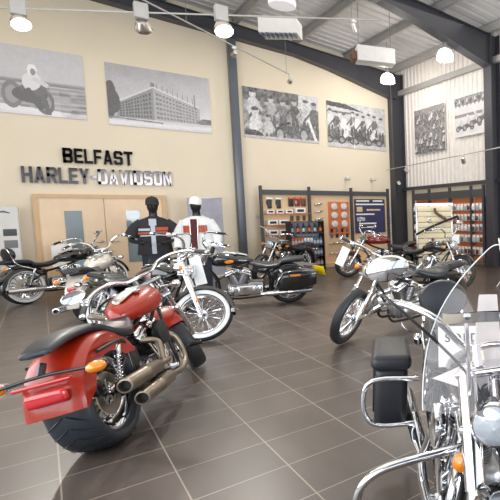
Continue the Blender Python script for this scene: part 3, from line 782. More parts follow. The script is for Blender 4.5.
        for q in (-1, 1):
            MB().tube([(ex+.02*q+.06*sg, -.13, .36), p+d*.22+Vector((.02*q, -.09, 0))], .009, 8, smooth=False).build('pushrod_tube', M['chrome'], cy)
    MB().lathe([(.03, 0), (.10, .01), (.105, .03), (.10, .055), (.06, .068), (0, .07)], (ex+.02, -.125, .55), (0, -1, 0), 28).build('air_cleaner', M[airc], root)
    if detail: MB().rbox((.42, .0, .45), (.14, .22, .2), .03).build('oil_tank', M['black_metal' if airc == 'plastic' else 'chrome'], root)
    # exhaust
    def hd(sg): return Vector((ex+.03*sg+math.sin(R(22.5))*sg*.2+.06*sg, -.07, .55))
    def muffler(p0, p1, rad, m='chrome', tip=True, header=None, hm='chrome'):
        d = (Vector(p1)-Vector(p0)); L_ = d.length
        b = MB().lathe([(.022, -.05), (rad*.7, 0), (rad, .06), (rad, L_*.45), (rad*1.06, L_*.46), (rad*1.06, L_*.49), (rad, L_*.5), (rad, L_-.03), (rad*.93, L_), (rad*.72, L_+.002), (rad*.70, L_-.05), (0, L_-.055)], p0, d, 20)
        o = b.build('muffler', [M[m], M['ink']], root)
        for pol in o.data.polygons:
            pass
        MB().lathe([(rad*.69, 0), (0, .001)], Vector(p1)-d.normalized()*.045, d, 16).build('muffler_opening', M['ink'], o)
        if header: MB().tube(header, .024, n8+2, k=6).build('exhaust_pipe', M[hm], root)
        return o
    if exhaust == 'stag':
        muffler((.42, -.24, .36), (-.20, -.275, .40), .05, 'nickel', header=[hd(-1), (ex-.12, -.17, .50), (ex-.2, -.2, .36), (.60, -.23, .35), (.42, -.24, .36)], hm='nickel')
        muffler((.52, -.25, .235), (-.08, -.29, .265), .05, 'nickel', header=[hd(1), (ex+.27, -.15, .44), (ex+.23, -.19, .26), (.80, -.23, .21), (.52, -.25, .235)], hm='nickel')
    elif exhaust == 'short':
        muffler((.62, -.20, .24), (.02, -.22, .26), .042, header=[hd(1), (ex+.30, -.13, .44), (ex+.24, -.17, .24), (ex+.0, -.20, .2), (.62, -.20, .24)])
        muffler((.62, .22, .24), (.02, .23, .26), .042)
    elif exhaust == 'split':
        muffler((.40, -.20, .24), (-.36, -.23, .26), .045, header=[hd(1), (ex+.34, -.13, .44), (ex+.28, -.17, .24), (ex-.1, -.20, .2), (.40, -.20, .24)])
        muffler((.40, .22, .24), (-.36, .23, .26), .045)
        MB().tube([hd(-1), (ex-.14, -.15, .5), (ex-.2, -.18, .36), (ex-.32, -.19, .26)], .022, n8).build('exhaust_pipe', M['chrome'], root)
    elif exhaust == 'low':
        for k, (dy, z) in enumerate(((-.20, .22), (-.225, .33))):
            muffler((.38, dy, z), (-.34, dy-.02, z+.03), .038, header=[hd(1-2*k), (ex+.36-.5*k, -.14, .46), (ex+.30-.5*k, -.18, .26+.1*k), (.60, dy, z), (.38, dy, z)])
    # tank
    tz = .80+tankz; x0 = wb-1.04; x1 = wb-.44
    tk = MB().sections([(x0-.02, tz-.03, .035, .03), (x0+.02, tz-.015, .07, .06), (x0+.14, tz+.0, tankw*.82, .09), (x0+.32, tz+.02, tankw, .115), (x0+.47, tz+.03, tankw*.92, .115), (x1-.05, tz+.02, tankw*.66, .095), (x1, tz+.01, tankw*.36, .06)], e=2.3, n=24).build('fuel_tank', M[paint], root)
    if caps:
        MB().sections([(x0+.06, tz+.075, .02, .01), (x0+.10, tz+.095, .045, .015), (x0+.25, tz+.130, .055, .016), (x0+.40, tz+.140, .045, .015), (x0+.5, tz+.12, .02, .01)], n=12).build('tank_console', M['chrome' if paint != 'orange_red' else 'chrome_soft'], tk)
        for sd in (-1, 1): MB().lathe([(.03, 0), (.034, .006), (.034, .016), (.026, .022), (0, .024)], (x0+.24, sd*.075, tz+.118), (0, sd*.2, 1), 16).build('fuel_cap', M['chrome'], tk)
        MB().lathe([(.045, 0), (.05, .008), (.047, .016), (0, .018)], (x0+.38, 0, tz+.145), (0, 0, 1), 20).build('speedometer', M['lens'], tk)
    if badge:
        for sd in (-1, 1):
            X = Matrix.Translation((x0+.33, sd*(tankw+.001), tz+.01)) @ Matrix.Rotation(R(4), 4, 'Y')
            bb = MB(); bb.X = X; bb.lathe([(.02, 0), (.018, .006), (0, .008)], (0, 0, 0), (0, sd, 0), 14, sq=(3.4, 1.4))
            bb.build('tank_badge', M[badge], tk)
    # seat
    sz = .70
    if seat == 'two':
        s = MB().sections([(-.26, sz+.085, .07, .02), (-.24, sz+.09, .11, .04), (-.05, sz+.075, .13, .05), (.10, sz+.06, .14, .05), (.16, sz+.01, .17, .05), (.30, sz-.01, .18, .05), (.45, sz+.01, .14, .05), (.60, sz+.055, .075, .035), (.63, sz+.06, .05, .02)], e=2.8, n=20)
    else:
        s = MB().sections([(-.40, .750, .05, .012), (-.38, .762, .085, .022), (-.22, .795, .105, .03), (-.02, .800, .11, .033), (.08, .78, .13, .04), (.17, .715, .17, .05), (.32, .68, .18, .05), (.46, .70, .14, .05), (.60, .745, .07, .035), (.63, .74, .05, .02)], e=2.8, n=20)
    so = s.build('seat', M['leather'], root)
    if detail: MB().rbox((.04, 0, sz+.115 if seat == 'two' else .815), (.03, .24, .012), .005).build('seat_strap', M['plastic'], so)
    if backrest:
        bk = MB()
        for sd in (-1, 1): bk.tube([(-.05+brx, sd*.14, .62), (-.30+brx, sd*.14, .74), (-.36+brx, sd*.11, .95)], .011, 8)
        bk.tube([(-.36+brx, -.11, .95), (-.375+brx, -.06, 1.03), (-.375+brx, .06, 1.03), (-.36+brx, .11, .95)], .011, 8)
        bo = bk.build('backrest_frame', M['chrome'], root)
        wdt = backrest
        p = MB(); p.X = Matrix.Translation((-.33+brx, 0, .93)) @ Matrix.Rotation(R(-10), 4, 'Y')
        p.lathe([(.6, -.035), (.92, -.03), (1.0, 0), (.92, .03), (.6, .04), (.2, .045)], (0, 0, 0), (1, 0, 0), 28, sq=(wdt, .125))
        p.build('backrest_pad', M['leather'], bo)
    # foot controls
    for sd in (-1, 1):
        if covers or ww:
            MB().rbox((wb-.62, sd*.27, .24), (.27, .10, .022), .01).tube([(wb-.62, sd*.12, .22), (wb-.62, sd*.25, .235)], .012, 6, smooth=False).build('footboard', M['black_metal'], root, None)
        else:
            MB().tube([(wb-.50, sd*.11, .30), (wb-.45, sd*.20, .32)], .011, 6, smooth=False).lathe([(.015, 0), (.02, .01), (.02, .09), (.015, .1)], (wb-.45, sd*.20, .32), (0, sd, 0), 10).build('footpeg', M['black_metal'], root)
    if kick:
        MB().tube([(wb-.72, .12, .17), (wb-.70, .22, .10), (wb-.80, .30, .035), (wb-.84, .33, .03)], .010, 7).build('kickstand', M['chrome'], root)
    # bags
    if bags:
        for sd in (-1, 1):
            bm_ = M['gloss_black' if bags == 'hard' else 'leather']
            g = MB()
            if bags == 'hard':
                g.sections([(-.44, .50, .05, .07, sd*.26), (-.42, .49, .09, .13, sd*.26), (-.20, .46, .105, .16, sd*.265), (.05, .44, .10, .16, sd*.265), (.17, .42, .075, .12, sd*.255), (.20, .42, .03, .05, sd*.25)], e=3.6, n=24)
                o = g.build('saddlebag', bm_, root)
                lid = MB().sections([(-.43, .60, .06, .02, sd*.26), (-.20, .615, .105, .035, sd*.265), (.05, .60, .10, .035, sd*.262), (.17, .55, .07, .02, sd*.255)], e=3, n=16); lid.build('saddlebag_lid', bm_, o)
                MB().rbox((-.10, sd*.372, .56), (.16, .006, .03), .003).build('side_reflector', M['amber'], o)
                MB().tube([(.26, sd*.22, .24), (.20, sd*.33, .40), (.16, sd*.35, .50), (.10, sd*.34, .58)], .012, 8).build('bag_guard', M['chrome'], root)
            else:
                g.rbox((-.10, sd*bag[0], .42), (.46, .19, .36), .04); o = g.build('saddlebag', bm_, root)
                lid = MB().rbox((-.10, sd*bag[0], .63), (.49, .23, .09), .035); lo = lid.build('saddlebag_lid', bm_, o)
                for q in (-.12, .12):
                    MB().rbox((-.10+q, sd*(bag[0]+.10), .46), (.03, .012, .30), .004).build('bag_strap', M['leather'], o)
                MB().tube([(.20, sd*.20, .56), (.22, sd*(bag[0]+.07), .57), (.22, sd*(bag[0]+.145), .52), (.22, sd*(bag[0]+.145), .38), (.22, sd*(bag[0]+.07), .31), (.20, sd*.22, .30)], .014, 10, k=5).build('bag_guard', M['chrome'], root)
    if guard:
        MB().tube([(a_, b_*gw, c_-.03) for a_, b_, c_ in [(wb-.48, 0, .66), (wb-.45, .16, .64), (wb-.43, .36, .60), (wb-.44, .43, .50), (wb-.47, .40, .34), (wb-.52, .20, .22), (wb-.53, 0, .21), (wb-.52, -.20, .22), (wb-.47, -.40, .34), (wb-.44, -.43, .50), (wb-.43, -.36, .60), (wb-.45, -.16, .64), (wb-.48, 0, .66)]], .016, 12, k=6).build('engine_guard', M['chrome'], root)
    if shield:
        SS = S if shst is None else Matrix.Translation(piv) @ Matrix.Rotation(R(shst), 4, u) @ Matrix.Translation(-piv)
        rows = []; nz = 16; ny = 20; hb_ = .84; ht = shield
        for i in range(nz+1):
            t = i/nz; z = hb_+(ht-hb_)*t
            hw = .27*(1-.86*t**2.7)
            row = []
            for j in range(ny+1):
                q = (j/ny*2-1); y = q*hw
                row.append(Vector((clamp.x+.16-.20*t-1.3*y*y, y, z-(.02*(q*q) if i else 0))))
            rows.append(row)
        vs = []; fs = []; nn = ny+1
        for lay in (0, 1):
            for row in rows: vs += [p+Vector((-.004*lay, 0, 0)) for p in row]
        o2 = (nz+1)*nn
        for i in range(nz):
            for j in range(ny):
                a_ = i*nn+j; fs.append((a_, a_+1, a_+nn+1, a_+nn)); fs.append((o2+a_, o2+a_+nn, o2+a_+nn+1, o2+a_+1))
        ws = MB().add(vs, fs).build('windshield', M['glass_shield'], root, SS)
        edge = [r_[0] for r_ in rows]+rows[-1][1:-1]+[r_[-1] for r_ in rows[::-1]]
        MB().tube(edge, .0022, 6, smooth=False).build('windshield_edge', M['whitewall'], ws, SS)
        i = int(nz*.60)
        st = MB()
        for row, off in ((rows[i], .006), (rows[i], -.010)):
            pts = [p+Vector((off, 0, 0)) for p in row[1:-1]]
            vsb = []; fb2 = []
            for k_, p in enumerate(pts):
                vsb += [p+Vector((0, 0, -.017)), p+Vector((0, 0, .017)), p+Vector((.003, 0, .017)), p+Vector((.003, 0, -.017))]
                if k_:
                    a_ = 4*(k_-1); fb2 += [(a_+m_, a_+(m_+1) % 4, a_+4+(m_+1) % 4, a_+4+m_) for m_ in range(4)]
            st.add(vsb, fb2)
        for y in (-.12, 0, .12): st.lathe([(.012, 0), (.012, .008), (0, .012)], (rows[i][ny//2].x+.008-1.3*y*y, y, rows[i][ny//2].z), (1, 0, 0), 10)
        for sd in (-1, 1): st.tube([(rows[i][ny//2].x-.03, sd*.12, rows[i][0].z), (clamp.x+.03, sd*.11, .93), (clamp.x+.03, sd*.10, .72)], .008, 6, smooth=False)
        st.build('windshield_bracket', M['chrome'], ws, SS)
    return root, S, clamp

def price_tag(p, wd, ht, rot, label, m='white', grp='tags hanging from motorcycles', name='price_tag'):
    t = empty(name, p, rot); tag(t, label, 'tag', grp)
    MB().rbox((0, 0, -ht/2), (wd, .003, ht), .001).build('card', M[m], t, smooth=False)
    MB().tube([(0, 0, 0), (.004, .0, .05)], .0015, 5, smooth=False).build('string', M['white'], t)
    return t

# A: orange-red fat-tyred cruiser, rear towards the camera
A, SA, cA = moto('orange-red cruiser with very wide rear tyre and twin grey mufflers, front left', (.25, 3.99), 62, wb=1.62, Rf=.33, Rb=.345, wf=.14, wr=.26, paint='orange_red', fender='orange_red', wheelf='disc', wheelr='disc',
     steer=32, lean=-12, bar='low', exhaust='stag', fenderR='wide', tankw=.165, seat='one', airc='plastic', lights=False, mirrors=(-.05, .03, .07), oneside=True, rim='chrome', engine_m='black_metal')
# rear light set of A
tl = MB().rbox((-.425, 0, .50), (.05, .21, .085), .03).build('tail_light', M['red_lens'], A)
MB().rbox((-.42, 0, .585), (.03, .29, .022), .008).build('reflector_strip', M['red_lens'], A)
MB().tube([(-.41, -.275, .61), (-.41, 0, .63), (-.41, .275, .61)], .010, 8).tube([(-.41, 0, .63), (-.36, 0, .69)], .02, 8, smooth=False).build('signal_bar', M['black_metal'], A)
for sd in (-1, 1):
    t = MB().lathe([(.01, .05), (.025, .04), (.036, .0), (.036, -.02)], (-.40, sd*.285, .61), (1, 0, 0), 16).build('rear_turn_signal', M['plastic'], A)
    MB().lathe([(.036, -.02), (.040, -.04), (.03, -.07), (.01, -.085), (0, -.086)], (-.40, sd*.285, .61), (1, 0, 0), 16, sq=(1.3, .9)).build('amber_lens', M['amber'], t)

# B: black bike with whitewall wheel turned towards the viewer
B, SB, cB = moto('black cruiser with laced whitewall front wheel turned to the viewer, behind the orange-red one', (.54, 7.93), -60, wb=1.58, Rf=.33, wf=.13, paint='gloss_black', fender='gloss_black', ww=True, steer=42, lean=-6, bar='mid', exhaust='short', covers=True, guard=False, seat='two', badge='amber', mirrors=False, brakes=False)
# C: black touring bike, rear right
C_, SC, cC = moto('black touring cruiser with hard saddlebags and yellow rear plate, centre of the floor', (3.12, 8.44), 160, wb=1.6, paint='gloss_black', fender='gloss_black', wheelf='cast', wheelr='cast', steer=8, lean=-6, bar='beach', bags='hard', exhaust='split', plate='yellow', badge='amber', covers=True, mirrors=False, detail=0, lights=False)
# D: dark bike near the shelves
D_, SD, cD = moto('dark cruiser parked half hidden in front of the bottle shelf', (5.0, 12.5), -150, wb=1.55, steer=20, bar='mid', detail=0, badge='amber', mirrors=False)
# E: far left
E_, SE, cE = moto('black cruiser with passenger backrest and whitewall tyres, far left by the totem', (-.28, 12.1), 30, wb=1.6, ww=True, steer=15, bar='beach', backrest=.16, brx=.18, detail=0, exhaust='split', mirrors=False)
# F: pearl white
F_, SF, cF = moto('pearl white cruiser seen from behind in front of the double door', (.44, 9.25), 70, wb=1.58, ww=True, steer=10, bar='mid', paint='cream_paint', fender='cream_paint', detail=0, exhaust='split', mirrors=False, tankw=.18)
# G: right centre
G_, SG, cG = moto('silver and black bike with narrow spoked front wheel turned left, right of centre', (4.17, 5.39), -171, wb=1.66, Rf=.34, wf=.10, paint='silver_paint', fender='gloss_black', steer=28, lean=-8, bar='flat', exhaust='low', rim='chrome', forkcol='chrome', tankw=.14, mirrors=False, brakes=False, frontfender=False)
# I: maroon
I_, SI, cI = moto('maroon cruiser with black seat parked before the right end of the shelving', (7.0, 10.35), 164, wb=1.62, paint='maroon', fender='maroon', steer=10, bar='mid', detail=0, tankz=.09, tankw=.22, exhaust='split')
# J: black with chrome engine facing right
J_, SJ, cJ = moto('black bike with bright chrome engine facing right, before the pipe display stand', (5.73, 8.85), -76, wb=1.63, wheelf='spoke', steer=-5, bar='mid', detail=0, exhaust='low', Rf=.34, wf=.10)
# H: nearest touring bike facing the camera
hd_ = math.degrees(math.atan2(.863-2.265, .907-1.75))
H_, SH, cH = moto('nearest touring cruiser with clear windshield and saddlebags, bottom right corner', (1.75, 2.265), hd_, wb=1.61, paint='gloss_black', fender='gloss_black', ww=False, wheelf='cast', wheelr='cast', steer=-25, shst=-2, lean=-3, sig=(.03, .17, -.29), hlz=-.12, gw=1.13, bag=(.35, .4, 1), mirrors=(.0, -.04, .11), bar='wide', bags='soft', backrest=.17, shield=1.39, guard=True, covers=True, hl_r=.08, exhaust='split', seat='two', kick=True)

# ================================================================== MANNEQUINS
def mannequin(label, pos, rot, jacket):
    t = empty('mannequin', pos, (0, 0, R(rot))); tag(t, label, 'mannequin', 'dressed mannequins')
    # faces local -Y
    b = MB()
    tor = [(.60, .17, .12), (.80, .165, .115), (.98, .15, .10), (1.12, .155, .105), (1.30, .175, .115), (1.42, .17, .10), (1.50, .10, .075), (1.54, .058, .058), (1.62, .055, .06), (1.66, .07, .085), (1.72, .078, .10), (1.80, .075, .095), (1.86, .045, .06), (1.88, .01, .01)]
    rings = []
    for z, hx, hy in tor:
        rings.append([Vector((math.cos(2*PI*j/24)*hx, math.sin(2*PI*j/24)*hy-(.015 if z > 1.6 else 0), z)) for j in range(24)])
    b.loft(rings); b.lathe([(.012, 0), (.018, .02), (.004, .035)], (0, -.105, 1.73), (0, -1, -.4), 8)
    for sd in (-1, 1):
        b.tube([(sd*.09, 0, .70), (sd*.105, 0, .45), (sd*.10, .01, .10)], [.085, .06, .045], 14)
        b.rbox((sd*.10, -.05, .04), (.09, .24, .06), .025)
        # arm and hand with fingers
        ar = [(sd*.17, 0, 1.42), (sd*.24, .0, 1.20), (sd*.27, -.02, 1.04), (sd*.25, -.12, .88)] if jacket else [(sd*.17, 0, 1.42), (sd*.27, .02, 1.22), (sd*.30, -.06, 1.08), (sd*.16, -.20, 1.04)]
        b.tube(ar, [.055, .045, .04, .028], 12)
        h0 = Vector(ar[-1]); d = (Vector(ar[-1])-Vector(ar[-2])).normalized(); sdv = d.cross(Vector((0, 0, 1))).normalized()
        b.tube([h0, h0+d*.05, h0+d*.09], [.028, .036, .03], 10)
        for q in range(4):
            o_ = sdv*(q-1.5)*.018; ln = (.055, .07, .066, .05)[q]
            b.tube([h0+d*.08+o_, h0+d*(.08+ln*.6)+o_, h0+d*(.08+ln)+o_+Vector((0, 0, -.02))], [.009, .008, .006], 6)
        b.tube([h0+d*.02+sdv*.03, h0+d*.06+sdv*.055, h0+d*.09+sdv*.055], [.011, .009, .007], 6)
    b.build('body', M['skin_black'], t)
    # trousers
    p = MB(); rings = []
    for z, hx, hy in ((.98, .165, .12), (.85, .185, .135), (.72, .19, .14)):
        rings.append([Vector((math.cos(2*PI*j/24)*hx, math.sin(2*PI*j/24)*hy, z)) for j in range(24)])
    p.loft(rings)
    for sd in (-1, 1): p.tube([(sd*.09, 0, .74), (sd*.105, 0, .45), (sd*.105, .01, .08)], [.10, .078, .07], 16)
    p.build('trousers', M['denim'], t)
    # top garment
    g = MB(); rings = []
    W_ = 1.08 if jacket else 1.0
    for z, hx, hy in ((.72 if jacket else .80, .235, .16), (.80, .245, .165), (1.0, .225, .15), (1.15, .22, .15), (1.32, .235, .155), (1.43, .225, .135), (1.48, .16, .105), (1.52, .075, .075)):
        rings.append([Vector((math.cos(2*PI*j/32)*hx*W_*(1+.02*math.sin(j*1.7+z*9)), math.sin(2*PI*j/32)*hy*W_*(1+.03*math.sin(j*2.3+z*14)), z)) for j in range(32)])
    g.loft(rings)
    for sd in (-1, 1):
        if jacket: g.tube([(sd*.17, 0, 1.42), (sd*.27, 0, 1.22), (sd*.30, -.02, 1.04), (sd*.27, -.12, .90)], [.085, .08, .07, .058], 16)
        else: g.tube([(sd*.15, 0, 1.42), (sd*.25, .01, 1.30), (sd*.31, .02, 1.15)], [.085, .095, .105], 16)
    if jacket: g.tube([(.07, .03, 1.52), (.10, -.02, 1.49), (.07, -.10, 1.44)], .022, 8).tube([(-.07, .03, 1.52), (-.10, -.02, 1.49), (-.07, -.10, 1.44)], .022, 8)
    gar = g.build('jacket' if jacket else 'shirt', M['jacket' if jacket else 'shirt'], t)
    def front(x, z): # surface depth on chest
        hx, hy = .235*W_, .16*W_
        return -hy*math.sqrt(max(.05, 1-(x/hx)**2))-.008
    def patch(x0, x1, zf0, zf1, m, nm, n=10, par=gar):
        q = MB(); vs = []; fs = []
        for i in range(n+1):
            x = x0+(x1-x0)*i/n; za, zb = zf0(x), zf1(x); y = front(x, 0)
            vs += [(x, y, za), (x, y, zb), (x, y+.012, zb), (x, y+.012, za)]
            if i: a = 4*(i-1); fs += [(a+k, a+(k+1) % 4, a+4+(k+1) % 4, a+4+k) for k in range(4)]
        fs += [(0, 3, 2, 1), (4*n, 4*n+1, 4*n+2, 4*n+3)]
        q.add(vs, fs); return q.build(nm, M[m], par)
    if jacket:
        patch(-.045, .045, lambda x: .74, lambda x: 1.46, 'maroon_cloth', 'shirt_front')
        for sd in (-1, 1):
            MB().tube([(sd*.05, front(sd*.05, 0)-.004, .74), (sd*.052, front(sd*.05, 0)-.004, 1.1), (sd*.06, front(sd*.06, 0)+.01, 1.44)], .007, 6).build('zip', M['chrome_soft'], gar)
        for k, x in enumerate((-.17, -.14, -.11, -.08)):
            patch(x, x+.022, lambda x: 1.20, lambda x: 1.34, 'print_red', 'print_letter', 2)
        for k, x in enumerate((.07, .10, .13, .16)):
            patch(x, x+.022, lambda x: 1.20, lambda x: 1.34, 'print_red', 'print_letter', 2)
    else:
        patch(-.05, .05, lambda x: 1.36-abs(x)*.2, lambda x: 1.48, 'print_grey', 'collar', 6)
        patch(-.03, .03, lambda x: .82, lambda x: 1.36, 'print_grey', 'placket', 4)
        patch(-.21, .19, lambda x: 1.20+.04*x, lambda x: 1.235+.05*x, 'print_red', 'print_stripe', 14)
        patch(-.20, -.04, lambda x: 1.255, lambda x: 1.30, 'print_grey', 'print_wing', 6)
        patch(.04, .20, lambda x: 1.255, lambda x: 1.32, 'print_red', 'print_wing', 6)
        patch(-.18, .16, lambda x: 1.155+.03*x, lambda x: 1.18+.04*x, 'print_grey', 'print_stripe', 14)
    t.scale = (1.2, 1.12, 1.03)
    # cap (rests on the head, its own thing)
    c = empty('baseball_cap', (pos[0], pos[1], 0), (0, 0, R(rot)))
    tag(c, 'white baseball cap on the mannequin in the white jacket' if jacket else 'dark baseball cap on the mannequin in the black shirt', 'cap', 'caps on the mannequins')
    cm = 'white' if jacket else 'shirt'
    q = MB(); rings = []
    for z, r in ((1.762, 1.0), (1.80, 1.0), (1.85, .9), (1.885, .66), (1.905, .3), (1.908, .05)):
        rings.append([Vector((math.cos(2*PI*j/24)*.093*r, math.sin(2*PI*j/24)*.118*r-.015, z)) for j in range(24)])
    q.loft(rings); q.lathe([(.01, 0), (.008, .006), (0, .007)], (0, -.015, 1.907), (0, 0, 1), 8)
    co = q.build('crown', M[cm], c); c.scale = (1.2, 1.15, 1.03)
    v = MB(); vs = []; fs = []; n = 12
    for i in range(n+1):
        a = PI*(1+i/n); x = math.cos(a); y = math.sin(a)
        vs += [(x*.088, y*.10-.015, 1.782), (x*.092, y*.22-.015, 1.752-.02*abs(x)), (x*.092, y*.22-.015, 1.758-.02*abs(x)), (x*.088, y*.10-.015, 1.79)]
        if i: a_ = 4*(i-1); fs += [(a_+k, a_+(k+1) % 4, a_+4+(k+1) % 4, a_+4+k) for k in range(4)]
    v.add(vs, fs).build('brim', M[cm], c)
    return t
mannequin('black mannequin wearing a dark printed shirt, left of the two mannequins', (1.62, 11.3, 0), -14, False)
mannequin('black mannequin wearing an open white jacket, right of the two mannequins', (2.29, 10.95, 0), -30, True)
# grey banner behind the mannequins
t = empty('roller_banner', (2.98, 13.3, 0)); tag(t, 'grey standing banner behind the white-jacketed mannequin', 'banner')
MB().rbox((0, 0, .05), (.8, .18, .1), .03).build('base', M['chrome_soft'], t)
MB().box((-.38, -.005, .1), (.38, .005, 2.02)).build('banner_sheet', mat('mauve_grey_banner', (170, 168, 182), .6, noise=(3, .12)), t, smooth=False)
MB().rbox((0, 0, 2.02), (.78, .03, .03), .01).build('top_rail', M['chrome_soft'], t)

# totem with screens
t = empty('information_totem', (-.48, 13.9, 0)); tag(t, 'white information totem with two small grey screens at the far left', 'totem')
MB().rbox((0, 0, .92), (.34, .16, 1.84), .03).build('housing', M['white_gloss'], t)
MB().rbox((.02, -.082, 1.30), (.20, .012, .14), .004).build('screen', M['slate'], t)
MB().rbox((.02, -.082, 1.06), (.20, .012, .16), .004).build('screen', M['greyink'], t)
for k in range(3): MB().rbox((-.02, -.082, .86-.07*k), (.10, .01, .03), .004).build('card_slot', M['greyink'], t)
MB().sections([(-.10, 1.70, .002, .008), (-.02, 1.73, .002, .02), (.08, 1.70, .002, .012)], n=8).build('blue_mark', M['teal_pack'], t, Matrix.Translation((-.04, -.083, 0)))

# plinth with boxes next to the door
t = empty('display_plinth', (.50, 13.87, 0)); tag(t, 'low wooden plinth with boxes in front of the left door leaf', 'plinth')
MB().rbox((0, 0, .25), (.8, .34, .50), .01).build('body', M['wood_frame'], t, smooth=False)
MB().rbox((0, 0, .515), (.86, .38, .03), .006).build('top', M['wood_door'], t)
tag(MB().rbox((.70, 13.85, .665), (.40, .28, .27), .01).build('storage_box', M['blue_card']), 'pale blue box lying on the plinth', 'box', 'boxes on the plinth')
tag(MB().rbox((.30, 13.87, .77), (.34, .2, .48), .008).build('storage_box', M['white']), 'white box with a dark band beside the pale blue box', 'box', 'boxes on the plinth')

# ================================================================== SHELVING ON THE CREAM WALL
random.seed(3)
rk = empty('display_rack', (0, 14.0, 0)); tag(rk, 'dark framed birch display wall of three bays under the posters', 'display rack')
PX = (4.47, 5.83, 7.18, 8.51)
for x in PX: MB().rbox((x, -.15, 1.2), (.07, .09, 2.40), .008).build('post', M['steel_dark'], rk, smooth=False)
for a, b_ in zip(PX, PX[1:]):
    MB().box((a+.035, -.17, 2.15), (b_-.035, -.13, 2.29)).build('header', M['slate'], rk, smooth=False)
    MB().box((a+.035, -.10, .1), (b_-.035, -.07, 2.15)).build('back_panel', M['rack_wood'], rk, smooth=False)
    MB().box((a+.035, -.58, 0), (b_-.035, -.07, .1)).build('base', M['rack_wood'], rk, smooth=False)
YB = 13.9  # panel face

def proto_pack(kind):
    t = empty({'blister': 'blister_pack', 'bottle': 'product_bottle', 'box': 'product_box', 'round': 'round_pack', 'bag': 'hanging_bag', 'glove': 'glove_pair', 'pipe': 'chrome_part'}[kind], (0, 0, 0))
    if kind == 'blister':
        MB().rbox((0, 0, -.07), (.085, .006, .15), .002).build('card', M['white'], t)
        MB().rbox((0, -.017, -.085), (.06, .03, .09), .012).build('blister', M['teal_pack'], t)
    elif kind == 'bottle':
        MB().lathe([(.028, 0), (.031, .006), (.031, .13), (.026, .15), (.012, .165), (.012, .17)], (0, 0, 0), (0, 0, 1), 14).build('bottle_body', M['ink'], t)
        MB().lathe([(.0318, 0), (.0318, .075)], (0, 0, .03), (0, 0, 1), 14).build('bottle_label', M['orange_pack'], t)
        MB().lathe([(.015, 0), (.015, .03), (.012, .035)], (0, 0, .168), (0, 0, 1), 12).build('cap', M['ink'], t)
    elif kind == 'box':
        MB().rbox((0, 0, .05), (.20, .12, .10), .004).build('carton', M['white'], t)
        MB().rbox((0, -.061, .05), (.13, .004, .05), .001).build('print_panel', M['ink'], t)
    elif kind == 'round':
        MB().rbox((0, 0, -.10), (.20, .01, .20), .003).build('card', M['orange_panel'], t)
        MB().lathe([(.085, 0), (.09, .01), (.085, .03), (.05, .04), (0, .042)], (0, -.005, -.10), (0, -1, 0), 20).build('disc', M['white_gloss'], t)
    elif kind == 'bag':
        MB().rbox((0, 0, -.09), (.10, .03, .17), .014).build('pouch', M['ink'], t)
        MB().rbox((0, -.003, -.012), (.10, .03, .035), .004).build('header_card', M['orange_pack'], t)
    elif kind == 'glove':
        MB().rbox((0, 0, -.12), (.09, .035, .22), .016).rbox((-.05, 0, -.10), (.03, .025, .09), .01).build('glove', M['leather'], t)
        MB().rbox((0, -.004, -.005), (.15, .03, .04), .004).build('header_card', M['white'], t)
    elif kind == 'pipe':
        MB().tube([(-.07, -.02, 0), (0, -.05, .01), (.08, -.04, .02)], [.02, .022, .014], 10).build('chrome_body', M['chrome'], t)
        MB().rbox((0, 0, -.005), (.14, .03, .012), .003).build('shelf_clip', M['slate'], t)
    return t
protos = {}
def place(kind, p, rz, label, cat, group, recolor=None, scale=None):
    if kind not in protos:
        protos[kind] = proto_pack(kind); o = protos[kind]; o.location = p; o.rotation_euler = (0, 0, rz)
    else: o = dup(protos[kind], p, (0, 0, rz))
    tag(o, label, cat, group)
    o.scale = (scale, scale, scale) if scale else (1, 1, 1)
    if recolor:
        ch = [c for c in kids(o) if c.name.split('.')[0] in ('blister', 'bottle_label' if recolor[0] else 'bottle_body', 'carton', 'pouch')][0]
        ch.data = ch.data.copy(); ch.data.materials[0] = M[recolor[1]]
    return o
# bay 1 (left)
for i, x in enumerate((4.70, 4.95)): place('glove', (x, YB-.03, 2.05), 0, 'black glove with pale header hanging at the top left of the first bay', 'gloves', 'gloves in the first bay', scale=1.25)
for i, x in enumerate((5.30, 5.48, 5.66)): place('bag', (x, YB-.03, 2.08), 0, 'dark pouch hanging at the top right of the first bay', 'pouch', 'pouches at the top of the first bay', (0, ('ink', 'maroon', 'brown')[i]), scale=1.5)
def shelf(x0, x1, y0, y1, z, par, m='orange_panel'):
    MB().box((x0, y0-14.0, z-.02), (x1, y1-14.0, z)).build('shelf', M[m], par, smooth=False)
shelf(4.55, 5.78, 13.72, YB, 1.62, rk); shelf(4.55, 5.25, 13.72, YB, 1.30, rk); shelf(4.55, 5.25, 13.72, YB, 1.02, rk); shelf(4.55, 5.1, 13.72, YB, .72, rk)
for i in range(3): place('box', (4.68+.26*i, 13.80, 1.62), 0, 'white carton with dark print on the upper orange shelf of the first bay', 'carton', 'cartons in the first bay')
place('box', (5.50, 13.80, 1.62), 0, 'large white carton at the right end of the upper orange shelf', 'carton', 'cartons in the first bay', scale=1.5)
for z, nm in ((1.30, 'middle'), (1.02, 'lower'), (.72, 'bottom')):
    for i in range(2): place('box', (4.72+.30*i, 13.80, z), 0, 'pale carton on the %s orange shelf of the first bay' % nm, 'carton', 'cartons in the first bay', (0, 'white' if z > 1 else 'brown'), scale=1.35)
